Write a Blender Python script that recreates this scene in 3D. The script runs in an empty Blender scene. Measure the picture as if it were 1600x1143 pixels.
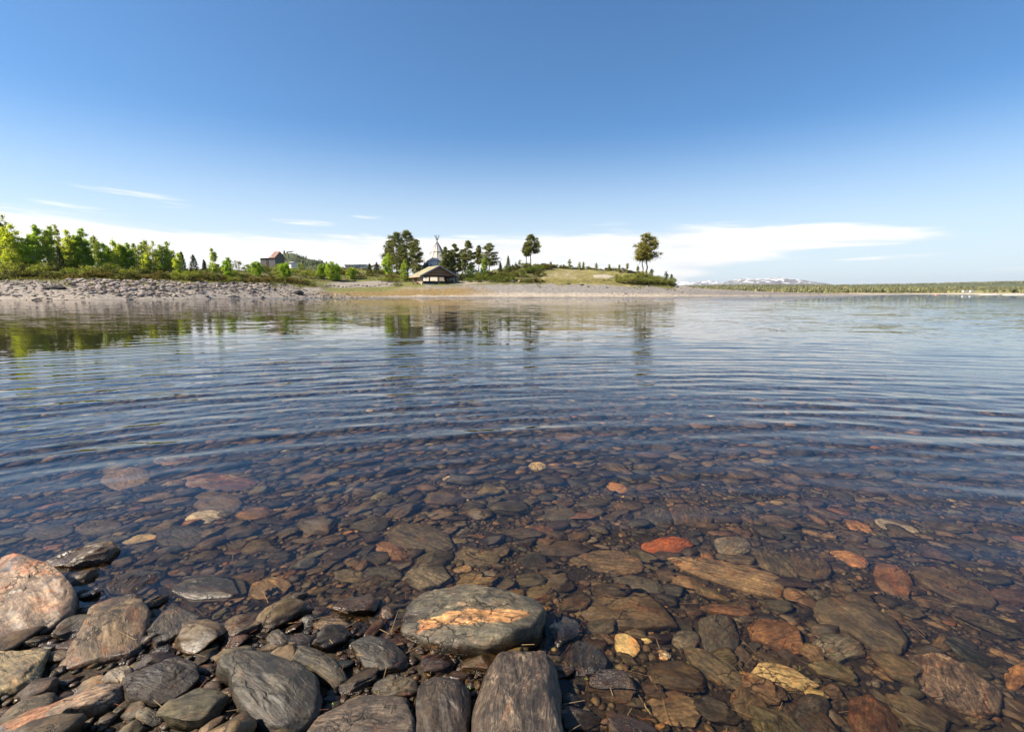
import bpy, math, random
import numpy as np
from mathutils import Vector
random.seed(7); RNG = np.random.default_rng(7)
S = bpy.context.scene
COL = S.collection
R = math.radians
H = 1.4                      # eye height above the lake
F = 756.0                    # focal length in pixels of the 1600 px wide photograph
HOR = 457.0
TILT = math.atan((571.5 - HOR) / F)
CT, ST = math.cos(TILT), math.sin(TILT)

# ------------------------------------------------------------------ helpers
def ray(px, py):
    u, v = (px - 800) / F, (571.5 - py) / F
    return (u, CT + v * ST, -ST + v * CT)
def at(px, py, Y):
    d = ray(px, py); k = Y / d[1]
    return Vector((d[0] * k, Y, H + d[2] * k))
def X_of(px, Y): return (px - 800) / F * CT * Y
def Z_of(py, Y):
    d = ray(800, py); return H + d[2] / d[1] * Y
def ground_pt(px, py, z):
    dx, dy, dz = ray(px, py)
    if z >= 0:
        k = (H - z) / -dz; return dx * k, dy * k
    k = H / -dz; x, y = dx * k, dy * k
    n = math.sqrt(dx * dx + dy * dy + dz * dz); sh = math.hypot(dx, dy) / n
    st = sh / 1.33; tt = st / math.sqrt(1 - st * st); hh = math.hypot(dx, dy)
    return x + dx / hh * tt * -z, y + dy / hh * tt * -z

def _h(ix, iy, iz, s):
    with np.errstate(over='ignore'):
        h = (ix.astype(np.uint32) * np.uint32(374761393) + iy.astype(np.uint32) * np.uint32(668265263)
             + iz.astype(np.uint32) * np.uint32(2246822519) + np.uint32(s) * np.uint32(3266489917))
        h = (h ^ (h >> np.uint32(13))) * np.uint32(1274126177)
        h = h ^ (h >> np.uint32(16))
    return h.astype(np.float64) / 4294967295.0 * 2 - 1
def vnoise(p, s=0):
    p = np.asarray(p, float); i = np.floor(p).astype(np.int64); f = p - i; f = f * f * (3 - 2 * f)
    i = i & 0xffffffff
    r = 0
    for a in (0, 1):
        wa = f[:, 0] if a else 1 - f[:, 0]
        for b in (0, 1):
            wb = f[:, 1] if b else 1 - f[:, 1]
            for c in (0, 1):
                wc = f[:, 2] if c else 1 - f[:, 2]
                r = r + wa * wb * wc * _h((i[:, 0] + a) & 0xffffffff, (i[:, 1] + b) & 0xffffffff, (i[:, 2] + c) & 0xffffffff, s)
    return r
def fbm(p, o=4, s=0, g=.5):
    p = np.asarray(p, float); r = 0; a = 1.0
    for k in range(o):
        r = r + a * vnoise(p * 2.03 ** k + 17.3 * k, s + k); a *= g
    return r
def n2(x, y, sc, o=3, s=0):
    x = np.asarray(x, float); y = np.asarray(y, float)
    return fbm(np.stack([x.ravel() / sc, y.ravel() / sc, np.zeros(x.size) + .5], 1), o, s).reshape(x.shape)

def tag(o, label=None, cat=None, group=None, kind=None):
    if label: o['label'] = label
    if cat: o['category'] = cat
    if group: o['group'] = group
    if kind: o['kind'] = kind
    return o
def mesh_np(name, V, Fc, mat=None, smooth=True, attrs=None, matidx=None):
    V = np.asarray(V, np.float32); Fc = np.asarray(Fc, np.int32)
    me = bpy.data.meshes.new(name)
    nf, k = Fc.shape
    me.vertices.add(len(V)); me.vertices.foreach_set('co', V.ravel())
    me.loops.add(nf * k); me.loops.foreach_set('vertex_index', Fc.ravel())
    me.polygons.add(nf); me.polygons.foreach_set('loop_start', np.arange(0, nf * k, k, dtype=np.int32))
    me.polygons.foreach_set('loop_total', np.full(nf, k, np.int32))
    me.polygons.foreach_set('use_smooth', np.full(nf, smooth, bool))
    if mat: me.materials.append(mat)
    me.update(calc_edges=True); me.validate()
    for an, (ty, arr) in (attrs or {}).items():
        a = me.attributes.new(an, ty, 'POINT'); arr = np.asarray(arr, np.float32)
        a.data.foreach_set('color' if ty == 'FLOAT_COLOR' else 'vector', arr.ravel())
    return me
def link(name, me, parent=None, loc=None, rz=0):
    o = bpy.data.objects.new(name, me); COL.objects.link(o)
    if parent: o.parent = parent
    if loc is not None: o.location = loc
    o.rotation_euler.z = rz
    return o
def empty(name, loc, rz=0): return link(name, None, None, loc, rz)

class MB:                                    # collects boxes, bars and tubes into one mesh
    def __init__(s): s.v = []; s.f = []
    def hexa(s, p8):
        n = len(s.v); s.v += [tuple(p) for p in p8]
        s.f += [(n+3,n+2,n+1,n), (n+4,n+5,n+6,n+7), (n,n+1,n+5,n+4), (n+1,n+2,n+6,n+5), (n+2,n+3,n+7,n+6), (n+3,n,n+4,n+7)]
    def box(s, x0, x1, y0, y1, z0, z1):
        s.hexa([(x0,y0,z0),(x1,y0,z0),(x1,y1,z0),(x0,y1,z0),(x0,y0,z1),(x1,y0,z1),(x1,y1,z1),(x0,y1,z1)])
    def tube(s, a, b, r0, r1=None, n=7):
        r1 = r0 if r1 is None else r1; a = Vector(a); b = Vector(b); d = (b - a).normalized()
        u = d.orthogonal().normalized(); w = d.cross(u); m = len(s.v)
        for p, r in ((a, r0), (b, r1)):
            for i in range(n):
                t = 2 * math.pi * i / n; s.v.append(tuple(p + u * r * math.cos(t) + w * r * math.sin(t)))
        for i in range(n):
            j = (i + 1) % n; s.f.append((m+i, m+j, m+n+j, m+n+i))
        s.f.append(tuple(m + i for i in range(n))[::-1]); s.f.append(tuple(m + n + i for i in range(n)))
    def poly(s, pts): n = len(s.v); s.v += [tuple(p) for p in pts]; s.f.append(tuple(range(n, n + len(pts))))
    def prism(s, pts, off):
        off = Vector(off); n = len(s.v); k = len(pts)
        s.v += [tuple(p) for p in pts] + [tuple(Vector(p) + off) for p in pts]
        s.f.append(tuple(range(n, n+k))[::-1]); s.f.append(tuple(range(n+k, n+2*k)))
        for i in range(k):
            j = (i+1) % k; s.f.append((n+i, n+j, n+k+j, n+k+i))
    def build(s, name, mat, parent=None, loc=None, rz=0, smooth=False):
        me = bpy.data.meshes.new(name); me.from_pydata(s.v, [], s.f); me.materials.append(mat)
        if smooth:
            for p in me.polygons: p.use_smooth = True
        return link(name, me, parent, loc, rz)

# ------------------------------------------------------------------ materials
def newmat(name):
    m = bpy.data.materials.new(name); m.use_nodes = True
    return m, m.node_tree, m.node_tree.nodes['Principled BSDF']
def N(nt, ty, **kw):
    n = nt.nodes.new(ty)
    for k, v in kw.items():
        if k[0] == 'i' and k[1:].isdigit(): n.inputs[int(k[1:])].default_value = v
        else: setattr(n, k, v)
    return n
def L(nt, a, b): nt.links.new(a, b)
def attr(nt, name): return N(nt, 'ShaderNodeAttribute', attribute_name=name)
def noise(nt, vec, scale, det=4, rough=.55, dist=0):
    n = N(nt, 'ShaderNodeTexNoise'); n.inputs['Scale'].default_value = scale; n.inputs['Detail'].default_value = det
    n.inputs['Roughness'].default_value = rough; n.inputs['Distortion'].default_value = dist
    if vec is not None: L(nt, vec, n.inputs['Vector'])
    return n
def math_(nt, op, a, b=None, c=None, clamp=False):
    n = N(nt, 'ShaderNodeMath', operation=op); n.use_clamp = clamp
    for i, x in enumerate((a, b, c)):
        if x is None: continue
        if isinstance(x, (int, float)): n.inputs[i].default_value = x
        else: L(nt, x, n.inputs[i])
    return n.outputs[0]
def maprange(nt, v, a, b, c, d, smooth=False):
    n = N(nt, 'ShaderNodeMapRange'); n.interpolation_type = 'SMOOTHSTEP' if smooth else 'LINEAR'
    L(nt, v, n.inputs[0])
    for i, x in enumerate((a, b, c, d)): n.inputs[i + 1].default_value = x
    return n.outputs[0]
def mixc(nt, f, a, b, mode='MIX'):
    n = N(nt, 'ShaderNodeMix', data_type='RGBA', blend_type=mode)
    for i, x in ((0, f), (6, a), (7, b)):
        if isinstance(x, (int, float)): n.inputs[i].default_value = x
        elif isinstance(x, tuple): n.inputs[i].default_value = x if len(x) == 4 else x + (1,)
        else: L(nt, x, n.inputs[i])
    return n.outputs[2]
def mapping(nt, vec, sc=(1,1,1), rot=(0,0,0)):
    n = N(nt, 'ShaderNodeMapping'); n.inputs['Scale'].default_value = sc; n.inputs['Rotation'].default_value = rot
    L(nt, vec, n.inputs[0]); return n.outputs[0]
def bump(nt, h, strength, dist, prev=None):
    n = N(nt, 'ShaderNodeBump'); n.inputs['Strength'].default_value = strength; n.inputs['Distance'].default_value = dist
    L(nt, h, n.inputs['Height'])
    if prev is not None: L(nt, prev, n.inputs['Normal'])
    return n.outputs[0]
def gray(nt, v):
    n = N(nt, 'ShaderNodeCombineColor'); [L(nt, v, n.inputs[i]) for i in range(3)]; return n.outputs[0]

def mat_stone(name, detail=1.0, rough=(.28, .6)):
    m, nt, P = newmat(name)
    rest = attr(nt, 'rest').outputs['Vector']; ta = attr(nt, 'tint'); tint = ta.outputs['Color']; vein = ta.outputs['Alpha']
    st = mapping(nt, rest, (1.6, 9, 9))
    n1 = noise(nt, st, 7.5, 7, .7, .8).outputs[0]              # grain along the bedding
    n2_ = noise(nt, rest, 9, 6, .6, .3).outputs[0]            # mottling
    n3 = noise(nt, rest, 60, 4, .6).outputs[0]                # crystals
    who = maprange(nt, noise(nt, rest, .16, 1).outputs[0], .36, .64, 0, 1)   # every stone differs in kind
    n1 = math_(nt, 'ADD', .5, math_(nt, 'MULTIPLY', math_(nt, 'SUBTRACT', n1, .5), maprange(nt, who, 0, 1, .25, 1.15)))
    f = math_(nt, 'MULTIPLY', maprange(nt, n1, .32, .68, .28, 1.85), maprange(nt, n2_, .32, .68, .5, 1.6))
    f = math_(nt, 'MULTIPLY', f, maprange(nt, n3, .3, .7, .55, 1.5))
    c = mixc(nt, 1.0, tint, gray(nt, f), 'MULTIPLY')
    nr = noise(nt, mapping(nt, rest, (2, 5, 5)), 3.1, 5, .6, 1).outputs[0]
    rust = maprange(nt, nr, .52, .72, 0, .55, True)
    c = mixc(nt, rust, c, mixc(nt, 1.0, c, (1.9, 1.0, .5), 'MULTIPLY'))
    nv = noise(nt, st, 2.3, 5, .6, 1.5).outputs[0]
    v = math_(nt, 'SUBTRACT', 1.0, maprange(nt, math_(nt, 'ABSOLUTE', math_(nt, 'SUBTRACT', nv, .5)), 0, .035, 0, 1, True))
    v = math_(nt, 'MULTIPLY', v, math_(nt, 'MULTIPLY', vein, maprange(nt, n2_, .4, .6, .1, 1)))
    c = mixc(nt, v, c, mixc(nt, .5, mixc(nt, 1.0, c, (3.6, 3.2, 2.6), 'MULTIPLY'), (.30, .26, .19)))
    wz = N(nt, 'ShaderNodeSeparateXYZ'); L(nt, N(nt, 'ShaderNodeNewGeometry').outputs['Position'], wz.inputs[0])   # soaked band just above the water
    wl = math_(nt, 'ADD', wz.outputs[2], math_(nt, 'MULTIPLY', math_(nt, 'SUBTRACT', n2_, .5), .03))
    vo = N(nt, 'ShaderNodeTexVoronoi', feature='DISTANCE_TO_EDGE'); vo.inputs['Scale'].default_value = 1.0
    wv = N(nt, 'ShaderNodeVectorMath', operation='ADD'); L(nt, mapping(nt, rest, (7, 17, 17)), wv.inputs[0])
    wn = N(nt, 'ShaderNodeVectorMath', operation='SCALE'); L(nt, noise(nt, rest, 11, 5, .65).outputs[1], wn.inputs[0]); wn.inputs['Scale'].default_value = 1.6; L(nt, wn.outputs[0], wv.inputs[1]); L(nt, wv.outputs[0], vo.inputs['Vector'])
    crack = math_(nt, 'MULTIPLY', maprange(nt, vo.outputs[0], 0, .045, 1, 0, True), maprange(nt, noise(nt, rest, 4.5, 3).outputs[0], .5, .62, 0, 1, True))
    c = mixc(nt, math_(nt, 'MULTIPLY', crack, .75), c, (.012, .010, .008))
    band_ = math_(nt, 'MULTIPLY', maprange(nt, wl, .026, .062, 1, 0, True), maprange(nt, wz.outputs[2], -.006, -.001, 0, 1, True))
    c = mixc(nt, band_, c, mixc(nt, 1.0, c, (.42, .33, .23), 'MULTIPLY'))
    L(nt, c, P.inputs['Base Color'])
    L(nt, math_(nt, 'MULTIPLY', maprange(nt, n2_, .3, .7, rough[0], rough[1]), math_(nt, 'SUBTRACT', 1.0, math_(nt, 'MULTIPLY', band_, .5))), P.inputs['Roughness'])
    b = bump(nt, n1, .8 * detail, .016)
    b = bump(nt, n2_, .6 * detail, .015, b)
    b = bump(nt, n3, .45 * detail, .004, b)
    b = bump(nt, math_(nt, 'SUBTRACT', 1.0, crack), .9, .008, b)
    L(nt, b, P.inputs['Normal'])
    return m
M = {}
M['stone'] = mat_stone('wet_schist', .8, (.42, .7))
def mat_tinted(name, scale, rough=.9, amp=(.7, 1.3), bstr=.3, bdist=.05, scale2=None, spec=.3):
    m, nt, P = newmat(name)
    tint = attr(nt, 'tint').outputs['Color']; pos = N(nt, 'ShaderNodeNewGeometry').outputs['Position']
    n = noise(nt, pos, scale, 6, .65).outputs[0]
    n_b = noise(nt, pos, scale2 or scale * 6, 5, .7).outputs[0]
    f = math_(nt, 'MULTIPLY', maprange(nt, n, .3, .7, amp[0], amp[1]), maprange(nt, n_b, .25, .75, amp[0], amp[1]))
    L(nt, mixc(nt, 1.0, tint, gray(nt, f), 'MULTIPLY'), P.inputs['Base Color'])
    P.inputs['Roughness'].default_value = rough; P.inputs['Specular IOR Level'].default_value = spec
    L(nt, bump(nt, n_b, bstr, bdist), P.inputs['Normal'])
    return m
M['terrain'] = mat_tinted('shore_ground', 1.2, .95, (.65, 1.35), .8, .12, 7)
M['mud'] = mat_tinted('lake_silt', 7, .6, (.45, 1.55), .9, .03, 45)
M['farland'] = mat_tinted('far_ground', .03, .95, (.6, 1.4), .5, 1.0, .25)
M['beachstone'] = mat_tinted('dry_shore_stone', 2.5, .85, (.7, 1.3), .5, .05, 14)
def mat_leaf(name, trans=.35):
    m, nt, P = newmat(name)
    tint = attr(nt, 'tint').outputs['Color']
    L(nt, tint, P.inputs['Base Color']); P.inputs['Roughness'].default_value = .6; P.inputs['Specular IOR Level'].default_value = .25
    T = N(nt, 'ShaderNodeBsdfTranslucent'); L(nt, mixc(nt, 1.0, tint, (1.5, 1.45, .6), 'MULTIPLY'), T.inputs[0])
    mx = N(nt, 'ShaderNodeMixShader'); mx.inputs[0].default_value = trans
    L(nt, P.outputs[0], mx.inputs[1]); L(nt, T.outputs[0], mx.inputs[2])
    L(nt, mx.outputs[0], nt.nodes['Material Output'].inputs['Surface'])
    return m
M['leaf'] = mat_leaf('foliage', .5); M['needle'] = mat_leaf('pine_needles', .15)
def mat_plain(name, col, rough=.8, ns=8, amp=(.75, 1.25), stretch=(1,1,1), metal=0, bstr=.3, bdist=.01, col2=None, t=(.5,.6)):
    m, nt, P = newmat(name)
    v = mapping(nt, N(nt, 'ShaderNodeTexCoord').outputs['Object'], stretch)
    n = noise(nt, v, ns, 5, .6).outputs[0]
    c = mixc(nt, 1.0, col, gray(nt, maprange(nt, n, .3, .7, amp[0], amp[1])), 'MULTIPLY')
    if col2:
        nn = noise(nt, v, ns * .35, 4, .6).outputs[0]
        c = mixc(nt, maprange(nt, nn, t[0], t[1], 0, 1, True), c, col2)
    L(nt, c, P.inputs['Base Color']); P.inputs['Roughness'].default_value = rough; P.inputs['Metallic'].default_value = metal
    L(nt, bump(nt, n, bstr, bdist), P.inputs['Normal'])
    return m
M['bark'] = mat_plain('pine_bark', (.16, .10, .07), .9, 5, (.6, 1.4), (3, 3, .6), bdist=.04)
M['birchbark'] = mat_plain('birch_bark', (.42, .39, .35), .8, 6, (.5, 1.2), (.7, .7, 3), col2=(.06, .05, .045), t=(.58, .64))
M['logwood'] = mat_plain('pale_log', (.40, .31, .22), .8, 4, (.75, 1.2), (4, 4, .5))
M['redwood'] = mat_plain('brown_cladding', (.22, .11, .06), .8, 4, (.7, 1.3), (6, 6, .5))
M['greywood'] = mat_plain('weathered_planks', (.25, .235, .23), .9, 2.2, (.55, 1.35), (4, 4, .25), bdist=.03)
M['fascia'] = mat_plain('grey_fascia', (.27, .25, .26), .8, 4, (.85, 1.15), (.5, 4, 4))
M['sod'] = mat_plain('sod_roof', (.24, .235, .12), .95, 1.8, (.6, 1.4), bstr=.9, bdist=.15, col2=(.34, .29, .20), t=(.45, .6))
M['lavvu'] = mat_plain('pale_weathered_boards', (.52, .485, .44), .8, 1.5, (.85, 1.12), (3, 3, .2))
M['darkwood'] = mat_plain('dark_timber', (.035, .03, .028), .8, 6)
M['whitepaint'] = mat_plain('white_paint', (.62, .62, .62), .6, 3, (.92, 1.05))
M['greypaint'] = mat_plain('light_grey_paint', (.45, .46, .47), .6, 3, (.9, 1.08))
M['tin'] = mat_plain('pale_sheet_metal', (.62, .64, .68), .45, 2, (.85, 1.1))
M['rust'] = mat_plain('rusty_sheet_metal', (.22, .10, .07), .7, 3, (.6, 1.3), (1, 3, 1), col2=(.45, .40, .40), t=(.56, .64))
M['glass'] = mat_plain('dark_glass', (.02, .03, .05), .08, 2, (.9, 1.1), bstr=0)
M['skin'] = mat_plain('skin', (.55, .33, .24), .6, 20, (.95, 1.05))
M['teal'] = mat_plain('teal_cloth', (.05, .30, .36), .8, 30); M['pinkcloth'] = mat_plain('pale_pink_cloth', (.70, .50, .52), .8, 30)
M['jeans'] = mat_plain('dark_cloth', (.05, .06, .09), .85, 30); M['hair'] = mat_plain('brown_hair', (.07, .04, .025), .7, 30)
M['pinkplastic'] = mat_plain('faded_red_plastic', (.75, .28, .22), .4, 5)
M['concrete'] = mat_plain('pale_concrete', (.55, .50, .42), .9, 2, (.85, 1.1))
M['blackrock'] = mat_plain('black_wet_stone', (.018, .017, .018), .8, 4, (.6, 1.5), bdist=.05, bstr=.6)
M['palerock'] = mat_plain('pale_bare_rock', (.34, .305, .235), .9, 1.5, (.8, 1.15), bdist=.1, bstr=.5)
M['straw'] = mat_plain('dead_grass_stems', (.30, .20, .09), .8, 10); M['redneedle'] = mat_plain('red_brown_needles', (.22, .06, .025), .7, 10)
M['algae'] = mat_plain('green_shoots', (.22, .38, .03), .6, 10)

# ------------------------------------------------------------------ world, sun, camera
SUN_EL, SUN_AZ = 43.0, -103.0       # azimuth from +Y towards +X
W = bpy.data.worlds.new("World"); S.world = W; W.use_nodes = True; wt = W.node_tree
bg = wt.nodes['Background']
sky = N(wt, 'ShaderNodeTexSky'); sky.sky_type = 'NISHITA'; sky.sun_disc = False
sky.sun_elevation = R(SUN_EL); sky.sun_rotation = R(SUN_AZ % 360); sky.altitude = 400; sky.air_density = 1.0; sky.dust_density = .35; sky.ozone_density = 2.0
tc = N(wt, 'ShaderNodeTexCoord').outputs['Generated']
sp = N(wt, 'ShaderNodeSeparateXYZ'); L(wt, tc, sp.inputs[0])
az = math_(wt, 'MULTIPLY', math_(wt, 'ARCTAN2', sp.outputs[0], sp.outputs[1]), 57.29578)
el = math_(wt, 'MULTIPLY', math_(wt, 'ARCSINE', sp.outputs[2]), 57.29578)
def curve(x, pts, lo, hi, xl=-60., xr=60.):
    n = N(wt, 'ShaderNodeFloatCurve'); L(wt, maprange(wt, x, xl, xr, 0, 1), n.inputs[1])
    c = n.mapping.curves[0]; P = [((a - xl) / (xr - xl), (b - lo) / (hi - lo)) for a, b in pts]
    c.points[0].location = P[0]; c.points[-1].location = P[-1]
    for p in P[1:-1]: c.points.new(*p)
    n.mapping.update(); return maprange(wt, n.outputs[0], 0, 1, lo, hi)
cmb = N(wt, 'ShaderNodeCombineXYZ'); L(wt, math_(wt, 'MULTIPLY', az, .09), cmb.inputs[0])
L(wt, math_(wt, 'ADD', math_(wt, 'MULTIPLY', el, 1.0), math_(wt, 'MULTIPLY', az, .03)), cmb.inputs[1])
cn = noise(wt, cmb.outputs[0], 1.1, 7, .6, .5).outputs[0]
cn2 = noise(wt, cmb.outputs[0], .45, 5, .55, .8).outputs[0]
top = curve(az, [(-60, 7.6), (-47, 6.9), (-38, 6.5), (-33, 5.9), (-28, 5.8), (-15, 6.1), (0, 6.3), (15, 6.9), (25, 6.95), (36, 6.2), (43, 4.9), (60, 4.6)], 0, 10)
bot = curve(az, [(-60, -5), (0, -5), (14, -4), (20, 1.4), (24, 2.6), (31, 3.9), (38, 4.4), (43, 4.75), (60, 4.6)], -5, 10)
wob = math_(wt, 'MULTIPLY', math_(wt, 'SUBTRACT', cn, .5), 2.6)
wob2 = math_(wt, 'MULTIPLY', math_(wt, 'SUBTRACT', cn, .5), 3.2)
m1 = maprange(wt, math_(wt, 'SUBTRACT', math_(wt, 'ADD', top, wob), el), -.35, .8, 0, 1, True)
m2 = maprange(wt, math_(wt, 'SUBTRACT', math_(wt, 'ADD', el, wob2), bot), -.3, .9, 0, 1, True)
cl = math_(wt, 'MULTIPLY', m1, m2)
cl = math_(wt, 'MULTIPLY', cl, maprange(wt, cn2, .3, .62, .78, 1.0, True))
# thin stray wisps above the bank
def wisp(a0, e0, wa, we, slope, k):
    da = math_(wt, 'DIVIDE', math_(wt, 'SUBTRACT', az, a0), wa)
    de = math_(wt, 'DIVIDE', math_(wt, 'SUBTRACT', math_(wt, 'SUBTRACT', el, e0), math_(wt, 'MULTIPLY', math_(wt, 'SUBTRACT', az, a0), slope)), we)
    d = math_(wt, 'ADD', math_(wt, 'MULTIPLY', da, da), math_(wt, 'MULTIPLY', de, de))
    return math_(wt, 'MULTIPLY', math_(wt, 'MULTIPLY', maprange(wt, d, 0, 1, 1, 0, True), k), maprange(wt, cn, .42, .62, 0, 1, True))
ws = None
for w_ in ((-37, 8.9, 5, .45, -.05, .6), (-35, 8.1, 3, .35, 0, .4), (-22.3, 7.3, 4.0, .34, -.03, .95), (-16, 8.2, 2.2, .3, 0, .4), (-41.5, 7.4, 3, .3, -.05, .5), (11, 7.6, 3, .3, 0, .25),
           (38, 3.2, 6, .22, .02, .7), (27, 2.6, 5, .3, .03, .5), (46, 1.9, 5, .18, 0, .4)):
    x = wisp(*w_); ws = x if ws is None else math_(wt, 'MAXIMUM', ws, x)
cl = math_(wt, 'MAXIMUM', cl, ws)
lp = maprange(wt, el, 0, 9, 0, 1)
skyc = mixc(wt, 1.0, sky.outputs[0], (.62, .99, 1.25), 'MULTIPLY')
skyc = mixc(wt, maprange(wt, el, 0, 18, .88, 0, True), skyc, (6.9, 7.7, 8.2))
cloudcol = mixc(wt, maprange(wt, cn, .35, .65, 0, 1), (8.0, 8.1, 8.3), (10.0, 9.7, 9.2))
L(wt, mixc(wt, cl, skyc, cloudcol), bg.inputs[0]); bg.inputs[1].default_value = .062
sl = bpy.data.lights.new('sun', 'SUN'); sl.energy = 5.0; sl.angle = R(.53); sl.color = (1, .87, .70)
sl.cycles.is_caustics_light = True
so = link('sun', sl); a, e = R(SUN_AZ), R(SUN_EL)
so.rotation_euler = Vector((math.sin(a) * math.cos(e), math.cos(a) * math.cos(e), math.sin(e))).to_track_quat('Z', 'Y').to_euler()
cam = bpy.data.cameras.new('camera'); co = link('camera', cam, None, (0, 0, H))
co.rotation_euler = (R(90) - TILT, 0, 0); cam.sensor_width = 36; cam.lens = F / 1600 * 36
cam.clip_start = .05; cam.clip_end = 60000; S.camera = co
S.render.engine = 'CYCLES'
cy = S.cycles; cy.use_denoising = True; cy.sample_clamp_indirect = 4; cy.blur_glossy = .3
cy.max_bounces = 7; cy.transparent_max_bounces = 6; cy.caustics_reflective = False; cy.caustics_refractive = True
cy.diffuse_bounces = 2; cy.glossy_bounces = 3; cy.transmission_bounces = 5; cy.volume_bounces = 0
S.view_settings.view_transform = 'Standard'; S.view_settings.look = 'None'; S.view_settings.exposure = 1.04
S.view_settings.gamma = 1

# ------------------------------------------------------------------ lake bed and water
def sstep(x, a, b): t = np.clip((x - a) / (b - a), 0, 1); return t * t * (3 - 2 * t)
def bedz(x, y):
    x = np.asarray(x, float); y = np.asarray(y, float)
    xs = np.tanh(x / 6) * 6
    z = -.045 - .012 * sstep(x, -.6, .6) - .042 * (y - 1.6) - .024 * xs - .02 * sstep(-x - .35 * y, 0, 2) - .0035 * np.clip(y, 0, None) ** 2
    z = z + .058 * (1 - sstep(y, 1.55, 2.5)) * (1 - sstep(x, -.1, 1.2)) + .014 * n2(x, y, .7, 3, 3)
    z = np.where(z < -1.6, -1.6 - (1 - np.exp(-(-1.6 - z) / 1.5)) * 1.4, z)
    return np.minimum(z, .5 + .05 * n2(x, y, 4, 2, 5))
def bz(x, y): return float(bedz(np.array([x]), np.array([y]))[0])
def polar(angs, rads):
    A, Rr = np.meshgrid(angs, rads); X = np.sin(A) * Rr; Y = np.cos(A) * Rr
    nr, na = A.shape; idx = np.arange(nr * na).reshape(nr, na)
    f = np.stack([idx[:-1, :-1], idx[:-1, 1:], idx[1:, 1:], idx[1:, :-1]], -1).reshape(-1, 4)
    return X.ravel(), Y.ravel(), f
fine = np.linspace(-R(58), R(58), 361); rest_a = np.linspace(R(58), 2 * math.pi - R(58), 60)[1:]
angs = np.concatenate([fine, rest_a])
rads = np.concatenate([np.geomspace(.05, .8, 12)[:-1], np.geomspace(.8, 14, 420)[:-1], np.geomspace(14, 30000, 70)])
X, Y, f = polar(angs, rads); Z = bedz(X, Y)
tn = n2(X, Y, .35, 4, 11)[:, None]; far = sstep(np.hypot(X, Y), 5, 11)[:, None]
tint = np.array([.044, .030, .016]) * (1 + .5 * tn) * (1 - far) + np.array([.040, .032, .022]) * far  # brown silt; the dark colour farther out stands in for depth darkening
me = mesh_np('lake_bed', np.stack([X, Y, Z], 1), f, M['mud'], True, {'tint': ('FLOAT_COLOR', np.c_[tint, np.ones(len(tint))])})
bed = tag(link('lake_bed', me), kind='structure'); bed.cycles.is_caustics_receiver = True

fine = np.linspace(-R(56), R(56), 621); rest_a = np.linspace(R(56), 2 * math.pi - R(56), 60)[1:]
angs = np.concatenate([fine, rest_a])
rads = np.concatenate([np.geomspace(.05, .7, 10)[:-1], np.geomspace(.7, 60, 960)[:-1], np.geomspace(60, 26000, 60)])
X, Y, f = polar(angs, rads); RR = np.hypot(X, Y)
Z = np.zeros_like(X); wr = np.random.default_rng(5)
warp = n2(X, Y, 3.1, 2, 21) * 1.7; warp2 = n2(X, Y, 1.2, 2, 23) * .4
ampm = .75 + .9 * n2(X, Y, 4.5, 2, 22)
calm = .30 + .70 * sstep(Y, 1.8, 5.0)
for lam, slope, spread, base in ((.44, .012, .1, -.35), (.33, .010, .1, .55), (.70, .020, .10, .10), (.52, .026, .12, .16), (.43, .030, .15, .05), (.36, .022, .2, .22), (.30, .018, .35, -.05), (.24, .014, .5, .2), (.19, .010, .8, .1),
                                 (.16, .009, 1.2, .4), (.95, .012, .15, .3), (1.4, .010, .3, -.3)):
    th = base + wr.normal() * spread * .6; k = 2 * math.pi / lam
    fade = 1 - sstep(RR * .0047 * 3.5, lam * .5, lam)
    ph = k * (-X * math.sin(th) + (np.hypot(X - 1, Y + 11) - 11) * math.cos(th)) + wr.uniform(0, 6.28) + warp * (.9 + .8 * k * .05) + warp2
    Z += 1.12 * (1.12 - .82 * sstep(Y, 7, 18)) * slope * lam / 6.283 * (np.cos(ph) + .18 * np.cos(2 * ph)) * fade * np.clip(ampm, .2, 1.6) * calm
Z[RR < .6] *= .2
me = mesh_np('water', np.stack([X, Y, Z], 1), f, None, True)
wm, nt, P = newmat('lake_water')
P.inputs['Transmission Weight'].default_value = 1; P.inputs['IOR'].default_value = 1.33; P.inputs['Roughness'].default_value = 0.0
P.inputs['Base Color'].default_value = (1.0, .88, .68, 1)
pos = N(nt, 'ShaderNodeNewGeometry').outputs['Position']
sx = N(nt, 'ShaderNodeSeparateXYZ'); L(nt, pos, sx.inputs[0])
na = noise(nt, mapping(nt, pos, (.9, 2.6, 1), (0, 0, .12)), 1.9, 3, .6, .4).outputs[1]
nb = noise(nt, mapping(nt, pos, (.5, 1.6, 1), (0, 0, -.1)), .55, 4, .6, .3).outputs[1]
dist = math_(nt, 'ADD', sx.outputs[1], math_(nt, 'MULTIPLY', sx.outputs[0], .25))
wind = maprange(nt, dist, 70, 125, 0, 1, True)
breeze = maprange(nt, math_(nt, 'SUBTRACT', math_(nt, 'MULTIPLY', sx.outputs[0], 1.8), sx.outputs[1]), -30, 90, 0, 1, True)
patch = maprange(nt, noise(nt, mapping(nt, pos, (.03, .12, 1)), 1.0, 3).outputs[0], .4, .62, 0, 1, True)
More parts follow.
